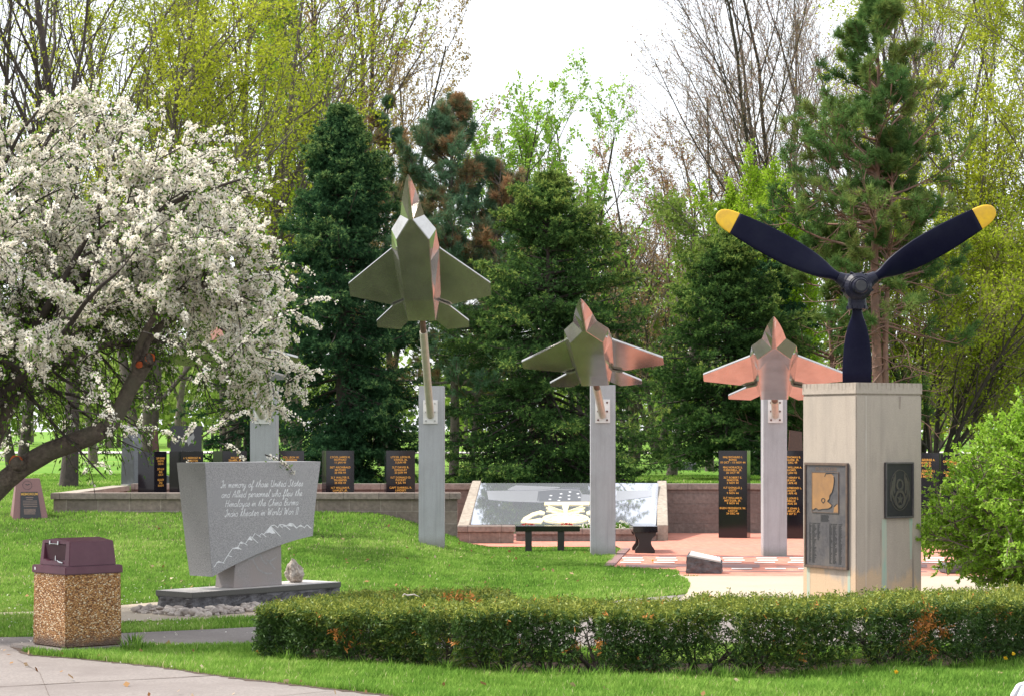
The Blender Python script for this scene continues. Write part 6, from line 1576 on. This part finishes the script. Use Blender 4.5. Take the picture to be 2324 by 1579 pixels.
# ------------------------------------------------------------------ clipped yew hedges
def hedge(seed, path, width, h, label, dens, browns=(), z0=0.0):
    """path: list of (x, y) along the hedge's middle; foliage in a shell below a flat clipped top"""
    rng = np.random.default_rng(seed)
    P = np.array(path, float); seg = np.linalg.norm(np.diff(P, axis=0), axis=1); cum = np.concatenate(([0], np.cumsum(seg))); tot = cum[-1]
    t = empty('clipped_hedge', (*P[len(P) // 2], z0), 0, label, 'hedge', 'clipped yew hedges')
    o = np.array((*P[len(P) // 2], 0.0))
    def at(s):
        s = np.clip(s, 0, tot); i = np.clip(np.searchsorted(cum, s, side='right') - 1, 0, len(P) - 2); f = ((s - cum[i]) / seg[i])[:, None]
        p = P[i] * (1 - f) + P[i + 1] * f; T = (P[i + 1] - P[i]) / seg[i][:, None]; return p, T
    n = int(dens * tot)
    s = rng.uniform(-0.1, tot + .1, n); ends = np.minimum(s, tot - s)
    # cross-section coordinates: a across -1..1, b up 0..1 with most leaves near the surface
    kind = rng.random(n)
    a = rng.uniform(-1, 1, n); b = rng.uniform(0.05, 1, n)
    sh = 1 - np.abs(rng.normal(size=n)) * .13
    top = kind < .40; b = np.where(top, np.clip(1 - np.abs(rng.normal(size=n)) * .09, 0, 1.02), b)
    front = (kind >= .40) & (kind < .80); a = np.where(front, -sh, a)
    backf = (kind >= .80) & (kind < .90); a = np.where(backf, sh, a)
    bulge = 1 + .07 * np.sin(s * 5.1 + seed) + .06 * np.sin(s * 12.7) + .05 * np.sin(s * 2.3 + b * 5)
    wv = width * .5 * bulge * (0.84 + .22 * np.sqrt(np.clip(b, 0, 1)))
    h = np.interp(np.clip(s, 0, tot) / tot, [0, .35, .6, 1], [h * .76, h * .93, h * .98, h * .93])
    z = h * b * (1 + .025 * np.sin(s * 3.3) + .02 * np.sin(s * 9 + a * 3)) + rng.normal(size=n) * .012
    # thin foliage low down with see-through holes
    hole = .5 + .5 * np.sin(s * 4.3 + 1.1 * np.sin(s * 1.7) + seed); low_ = np.clip((0.52 - b) / .42, 0, 1)
    keep = rng.random(n) > low_ * (.35 + .65 * hole) * .97
    pos, T = at(s); nrm = np.stack([-T[:, 1], T[:, 0]], 1)
    ex_ = np.where((s < 0) | (s > tot), 1, 0)
    endf = np.where(ends < .25, np.sqrt(np.clip(1 - ((.25 - ends) / .35) ** 2, 0, 1)), 1)
    xy = pos + nrm * (a * wv * endf)[:, None] + T * np.where(s < 0, s, np.where(s > tot, s - tot, 0))[:, None]
    c = np.stack([xy[:, 0], xy[:, 1], z], 1)[keep] - o; T3 = np.concatenate([nrm * a[:, None], (.25 + .5 * top)[:, None]], 1)[keep]
    b, top, s_, a = b[keep], top[keep], s[keep], a[keep]
    ax = unit(T3 + rng.normal(size=c.shape) * .5)
    k = 7
    # each sprig: a short shoot with flat leaves on both sides
    L = .095; off_ = (np.tile(np.arange(k), len(c)) / (k - 1) - .35)[:, None] * L
    cc = np.repeat(c, k, 0) + np.repeat(ax, k, 0) * off_
    side = unit(np.cross(np.repeat(ax, k, 0), np.repeat(rand_unit(rng, len(c)), k, 0))) * np.where(np.tile(np.arange(k), len(c)) % 2, 1, -1)[:, None]
    la = unit(side + np.repeat(ax, k, 0) * .7)
    V, Fc = diamonds(rng, cc + la * .011, rng.uniform(.028, .045, len(cc)), .32, axis=la)
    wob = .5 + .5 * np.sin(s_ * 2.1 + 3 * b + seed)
    # lit top and darker sides put into leaf colour, with yellower clipped growth
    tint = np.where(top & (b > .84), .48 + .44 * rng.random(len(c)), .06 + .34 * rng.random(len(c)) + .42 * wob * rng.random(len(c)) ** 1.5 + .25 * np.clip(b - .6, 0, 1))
    for bs, bz, br in browns:
        dd = ((s_ - bs) / br) ** 2 + ((b - bz) / (br * 1.6)) ** 2 + (a + 1) ** 2
        tint = np.where((dd < 1) & (rng.random(len(c)) < .6), 1.0, tint)
    tint = np.where(rng.random(len(c)) < .006, 1.0, tint)
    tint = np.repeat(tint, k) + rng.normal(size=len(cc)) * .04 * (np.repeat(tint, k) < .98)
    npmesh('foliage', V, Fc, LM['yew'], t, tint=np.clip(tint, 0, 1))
    # woody stems
    m = max(2, int(tot / .42)); sb = (np.arange(m) + rng.random(m) * .5 + .2) * tot / m
    p, T = at(sb); nr = np.stack([-T[:, 1], T[:, 0]], 1)
    p = p + nr * rng.uniform(-.35, .25, (m, 1)) * width
    K = 7; st = np.repeat(np.concatenate([p, np.full((m, 1), -.03)], 1), K, 0) - o + rng.normal(size=(m * K, 3)) * np.array((.035, .035, 0))
    d = rng.normal(size=(m * K, 3)) * np.array((.8, .8, .2)) + np.array((0, 0, .9))
    h = float(np.min(h)); Lb = np.full(m * K, h * .95)
    p1, r1 = grow(rng, st, d, Lb, rng.uniform(.012, .03, m * K), np.full(m * K, .005), 7, .16, (0, 0, .05))
    p1[:, :, 2] = np.minimum(p1[:, :, 2], h * .97)
    s2, d2, l2, r2_, pi, tt = spawn(rng, p1, r1, Lb, 6, .2, 1, (30, 70), .5)
    p2, r2 = grow(rng, s2, d2, l2, np.full(len(l2), .006), np.full(len(l2), .003), 5, .15, (0, 0, 0))
    p2[:, :, 2] = np.minimum(p2[:, :, 2], h * .97)
    wood_mesh('stems', [(p1, r1, 6), (p2, r2, 3)], M['bark_dark'], t)
# main arc in front, second row behind its far end
fp = [(-1.98, 20.1), (-1.2, 19.5), (-.3, 18.92), (.7, 18.62), (1.7, 18.62), (2.7, 18.85), (3.6, 19.28), (4.4, 19.8), (5.2, 20.5)]
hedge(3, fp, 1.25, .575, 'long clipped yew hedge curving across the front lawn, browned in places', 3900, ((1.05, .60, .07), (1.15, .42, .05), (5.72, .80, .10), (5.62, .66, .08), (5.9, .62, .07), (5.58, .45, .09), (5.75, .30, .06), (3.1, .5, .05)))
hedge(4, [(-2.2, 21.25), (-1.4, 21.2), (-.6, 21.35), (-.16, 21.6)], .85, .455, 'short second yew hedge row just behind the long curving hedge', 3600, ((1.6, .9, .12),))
mb = MB()
for i in range(len(fp) - 1):
    pass
pts = [(x_, y_ - .72) for x_, y_ in fp] + [(x_, y_ + .5) for x_, y_ in fp[::-1]]
sheet('mulch_bed', pts, M['mulch'], 0.017)
# ------------------------------------------------------------------ flowers in the planter
rng = np.random.default_rng(44)
def flower_clump(x, y, z, r, label, red):
    t = empty('flower_clump', (x, y, z), 0, label, 'flowers', 'planter flowers')
    n = 420; c = rand_unit(rng, n) * (rng.random((n, 1)) ** .4) * np.array((r, r * .6, r * .62)); c[:, 2] = np.abs(c[:, 2]) + .01
    V, Fc = diamonds(rng, c, rng.uniform(.03, .06, n), .5); npmesh('foliage', V, Fc, LM['appleleaf'], t, tint=rng.random(n))
    m = 90 if red else 60; c = rand_unit(rng, m) * np.array((r, r * .65, r * .65)); c[:, 2] = np.abs(c[:, 2]) + .02
    V, Fc = diamonds(rng, c, rng.uniform(.03, .05, m), .9); npmesh('blooms', V, Fc, LM['blossom'] if not red else M['flower_red'], t, tint=rng.random(m))
for u_, r_, red, lab in ((1198, .16, 1, 'red flower clump in the planter at the end near the wall stub'), (1285, .17, 1, 'red flower clump in the planter below the middle of the gold crest'), (1330, .16, 0, 'pale flower clump in the planter beside the third pylon, near the crest'), (1408, .24, 0, 'white flower clump with a few red blooms near the end-on bench')):
    flower_clump((u_ - CU) / F * 41.48, 41.48, .2, r_, lab, red)
# ------------------------------------------------------------------ grass blades
def in_poly(x, y, poly):
    px = np.array([p[0] for p in poly]); py = np.array([p[1] for p in poly]); r = np.zeros(len(x), bool); j = len(px) - 1
    for i in range(len(px)):
        c = ((py[i] > y) != (py[j] > y)) & (x < (px[j] - px[i]) * (y - py[i]) / (py[j] - py[i] + 1e-12) + px[i]); r ^= c; j = i
    return r
BL_ = [path_a, path_b, apron, strip, pl, [Vector((-4.07, 20.1, 0)) + Matrix.Rotation(R(42), 3, 'Z') @ Vector(p_) for p_ in ((-.15, -.10, 0), (.77, -.10, 0), (.77, .82, 0), (-.15, .82, 0))]]
def grass(name, x0, x1, y0, y1, dens, hl, wd, label, seed, extra=None):
    rng = np.random.default_rng(seed)
    n = int((x1 - x0) * (y1 - y0) * dens)
    x = rng.uniform(x0, x1, n); y = rng.uniform(y0, y1, n)
    ok = np.abs(x) < y * .245 + 3.2
    for i, p in enumerate(BL_):
        m = in_poly(x, y, p)
        if i == 4: m &= hz(x, y) < .03
        ok &= ~m
    if extra is not None: ok &= extra(x, y)
    x, y = x[ok], y[ok]; n = len(x); z = hz(x, y)
    clump = .5 + .25 * np.sin(x * 3.1 + 2 * np.sin(y * 1.3)) + .25 * np.sin(y * 4.3 + x * 1.7)
    hgt = hl * (.55 + .6 * clump) * rng.uniform(.6, 1.35, n)
    az = rng.random(n) * 2 * math.pi; ln = rng.uniform(.1, .8, n)
    d = np.stack([np.cos(az) * ln, np.sin(az) * ln, np.ones(n)], 1)
    s = np.stack([-np.sin(az), np.cos(az), np.zeros(n)], 1) * wd * .5 * rng.uniform(.7, 1.3, (n, 1))
    b = np.stack([x, y, z - .004], 1); m_ = b + d * np.array((.35, .35, .6)) * hgt[:, None]; tp = b + d * np.array((1.0, 1.0, .95)) * hgt[:, None]
    V = np.stack([b - s, b + s, m_ + s * .8, m_ - s * .8, tp], 1).reshape(-1, 3)
    i = (np.arange(n) * 5)[:, None]
    patch = .5 + .5 * np.sin(x * .9 + np.sin(y * .8) * 1.5) * np.sin(y * .7 + .6 * x)
    fine = .5 + .5 * np.sin(x * 7.3 + 3 * np.sin(y * 2.9)) * np.sin(y * 6.1 + 2 * np.sin(x * 3.7))
    tint = np.clip(.02 + .30 * patch + .30 * fine + .40 * rng.random(n), 0, .94); tint = np.where(rng.random(n) < .012 + .03 * patch ** 3, 1.0, tint)
    o = npmesh(name, V, [i + np.array([[0, 1, 2, 3]]), i + np.array([[3, 2, 4]])], M['grass'], tint=np.concatenate([tint, tint]))
    tag(o, label, 'grass', kind='stuff')
hb = lambda x, y: ~in_poly(x, y, [(a, b - .55) for a, b in fp] + [(a, b + .45) for a, b in fp[::-1]])
grass('lawn_grass', -7.8, 7.8, 16.2, 20.6, 5200, .075, .007, 'bright grass strip in front of the clipped hedge and litter bin', 1, hb)
grass('lawn_grass', -9.5, 3.2, 20.6, 27.0, 2600, .06, .009, 'mown grass round the memorial slab between the paths', 2)
grass('lawn_grass', -12.0, 2.6, 27.0, 39.4, 1500, .055, .012, 'grassy rise running up to the low block wall', 3, lambda x, y: (y < YW0 - .02) | (x < -8.1) | ((x > -.9) & (hz(x, y) > .015)))
grass('lawn_grass', -14, -8.06, 39.0, 46.0, 900, .06, .015, 'lawn grass past the end of the low wall', 5)
grass('lawn_grass', -13, 12, 45, 62, 330, .07, .025, 'far lawn grass beyond the walls', 4)
# a stronger tuft at the bin and under the hedge
rng = np.random.default_rng(77)
nb = NB()
def tuft(x, y, n, h):
    az = rng.random(n) * 2 * math.pi; ln = rng.uniform(.15, .9, n); r_ = rng.uniform(0, .05, n)
    b = np.stack([x + np.cos(az) * r_, y + np.sin(az) * r_, np.zeros(n)], 1); d = np.stack([np.cos(az) * ln, np.sin(az) * ln, np.ones(n)], 1) * (h * rng.uniform(.5, 1.1, (n, 1)))
    s = np.stack([-np.sin(az), np.cos(az), np.zeros(n)], 1) * .005
    V = np.stack([b - s, b + s, b + d * .6 + s * .7, b + d * .6 - s * .7, b + d * np.array((1.15, 1.15, .95))], 1).reshape(-1, 3); i = (np.arange(n) * 5)[:, None]
    nb.v.append(V); nb.f.append(i + np.array([[0, 1, 2, 3]]) + nb.n); nb.f.append(i + np.array([[3, 2, 4]]) + nb.n); t_ = rng.random(n) * .8; nb.t += [t_, t_]; nb.n += len(V)
for u_, v_ in ((170, 1494), (185, 1496), (205, 1495), (290, 1478), (300, 1470), (306, 1466), (315, 1478), (262, 1490), (235, 1494)): tuft(*G(u_, v_)[:2], 46, .15 if u_ > 280 else .10)
for u_ in rng.uniform(600, 2300, 90): tuft((u_ - CU) / F * 18.6, float(np.interp((u_ - CU) / F * 18.6, [p_[0] for p_ in fp], [p_[1] for p_ in fp])) - rng.uniform(.6, .8), 30, rng.uniform(.08, .16))
o = nb.build('grass_tufts', M['grass'], tint=True); tag(o, 'longer grass tufts left at the foot of the bin and hedge', 'grass', kind='stuff')
# fallen leaves and twigs
LM['dead'] = leafmat('dead_leaf', [(0, (.16, .07, .03)), (.5, (.36, .22, .11)), (1, (.62, .52, .38))], .2)
n = 420; x = rng.uniform(-6, 4.5, n); y = 16.6 + 21 * rng.random(n) ** 1.3; ok = (np.abs(x) < y * .24)
for p in BL_[1:]: ok &= ~in_poly(x, y, p)
x, y = x[ok], y[ok]; n = len(x)
V, Fc = diamonds(rng, np.stack([x, y, hz(x, y) + rng.uniform(.02, .055, n)], 1), rng.uniform(.03, .085, n), .7, nrm=np.tile((0, 0, 1.), (n, 1)))
tag(npmesh('fallen_leaves', V, Fc, LM['dead'], tint=rng.random(n)), 'dry brown and pale leaves scattered on the lawn', 'leaves', kind='stuff')
n = 900; x = rng.normal(-5.2, 1.5, n); y = rng.normal(24.4, 2.2, n); ok = (y > 17) & (y < 38) & (np.abs(x) < y * .24)
x, y = x[ok], y[ok]; n = len(x)
V, Fc = diamonds(rng, np.stack([x, y, hz(x, y) + rng.uniform(.02, .06, n)], 1), rng.uniform(.012, .022, n), .9, nrm=np.tile((0, 0, 1.), (n, 1)))
tag(npmesh('fallen_petals', V, Fc, LM['blossom'], tint=rng.random(n)), 'white petals fallen on the grass under the blossom tree', 'petals', kind='stuff')
# dandelions
for i, (u_, v_, h_, lab) in enumerate(((2306, 1482, .16, 'tall yellow dandelion near the white folding sign'), (2300, 1516, .12, 'yellow dandelion low beside the folding sign'), (2282, 1518, .09, 'yellow dandelion at the foot of the hedge by the sign'), (2034, 1545, .07, 'yellow dandelion in the lawn under the browned hedge patch'), (998, 1478, .10, 'yellow dandelion against the middle of the hedge foot'), (1481, 1279, .05, 'tiny yellow dandelion by the brick plaza corner'))):
    g_ = G(u_, v_); t = empty('dandelion', (g_[0], g_[1], float(hz(g_[0], g_[1]))), 0, lab, 'flower', 'dandelions in the lawn')
    mb = MB(); mb.tube([(0, 0, 0), (.004, 0, h_ * .5), (0, 0, h_)], [.003, .003, .003], 6); mb.build('stem', M['grass'], t)
    m = 60; c = rand_unit(rng, m) * .012 + np.array((0, 0, h_ + .006)); c[:, 2] = np.maximum(c[:, 2], h_)
    V, Fc = diamonds(rng, c, .02, .4); npmesh('bloom', V, Fc, M['dandelion'], t)
# pale broken branch lying on the hedge
mb = MB(); c = np.array(W(925, 1350, 20.6))
mb.tube([c + np.array((-.06, 0, -.02)), c + np.array((-.03, 0, .015)), c, c + np.array((.06, 0, .01)), c + np.array((.11, 0, -.012))], [.004, .006, .008, .006, .004], 7)
o = mb.build('fallen_stick', M['white_plastic'].copy()); o.data.materials[0] = surf('peeled_wood', (.62, .54, .48), None, 12, .8)
tag(o, 'pale peeled stick lying on top of the hedge', 'stick')
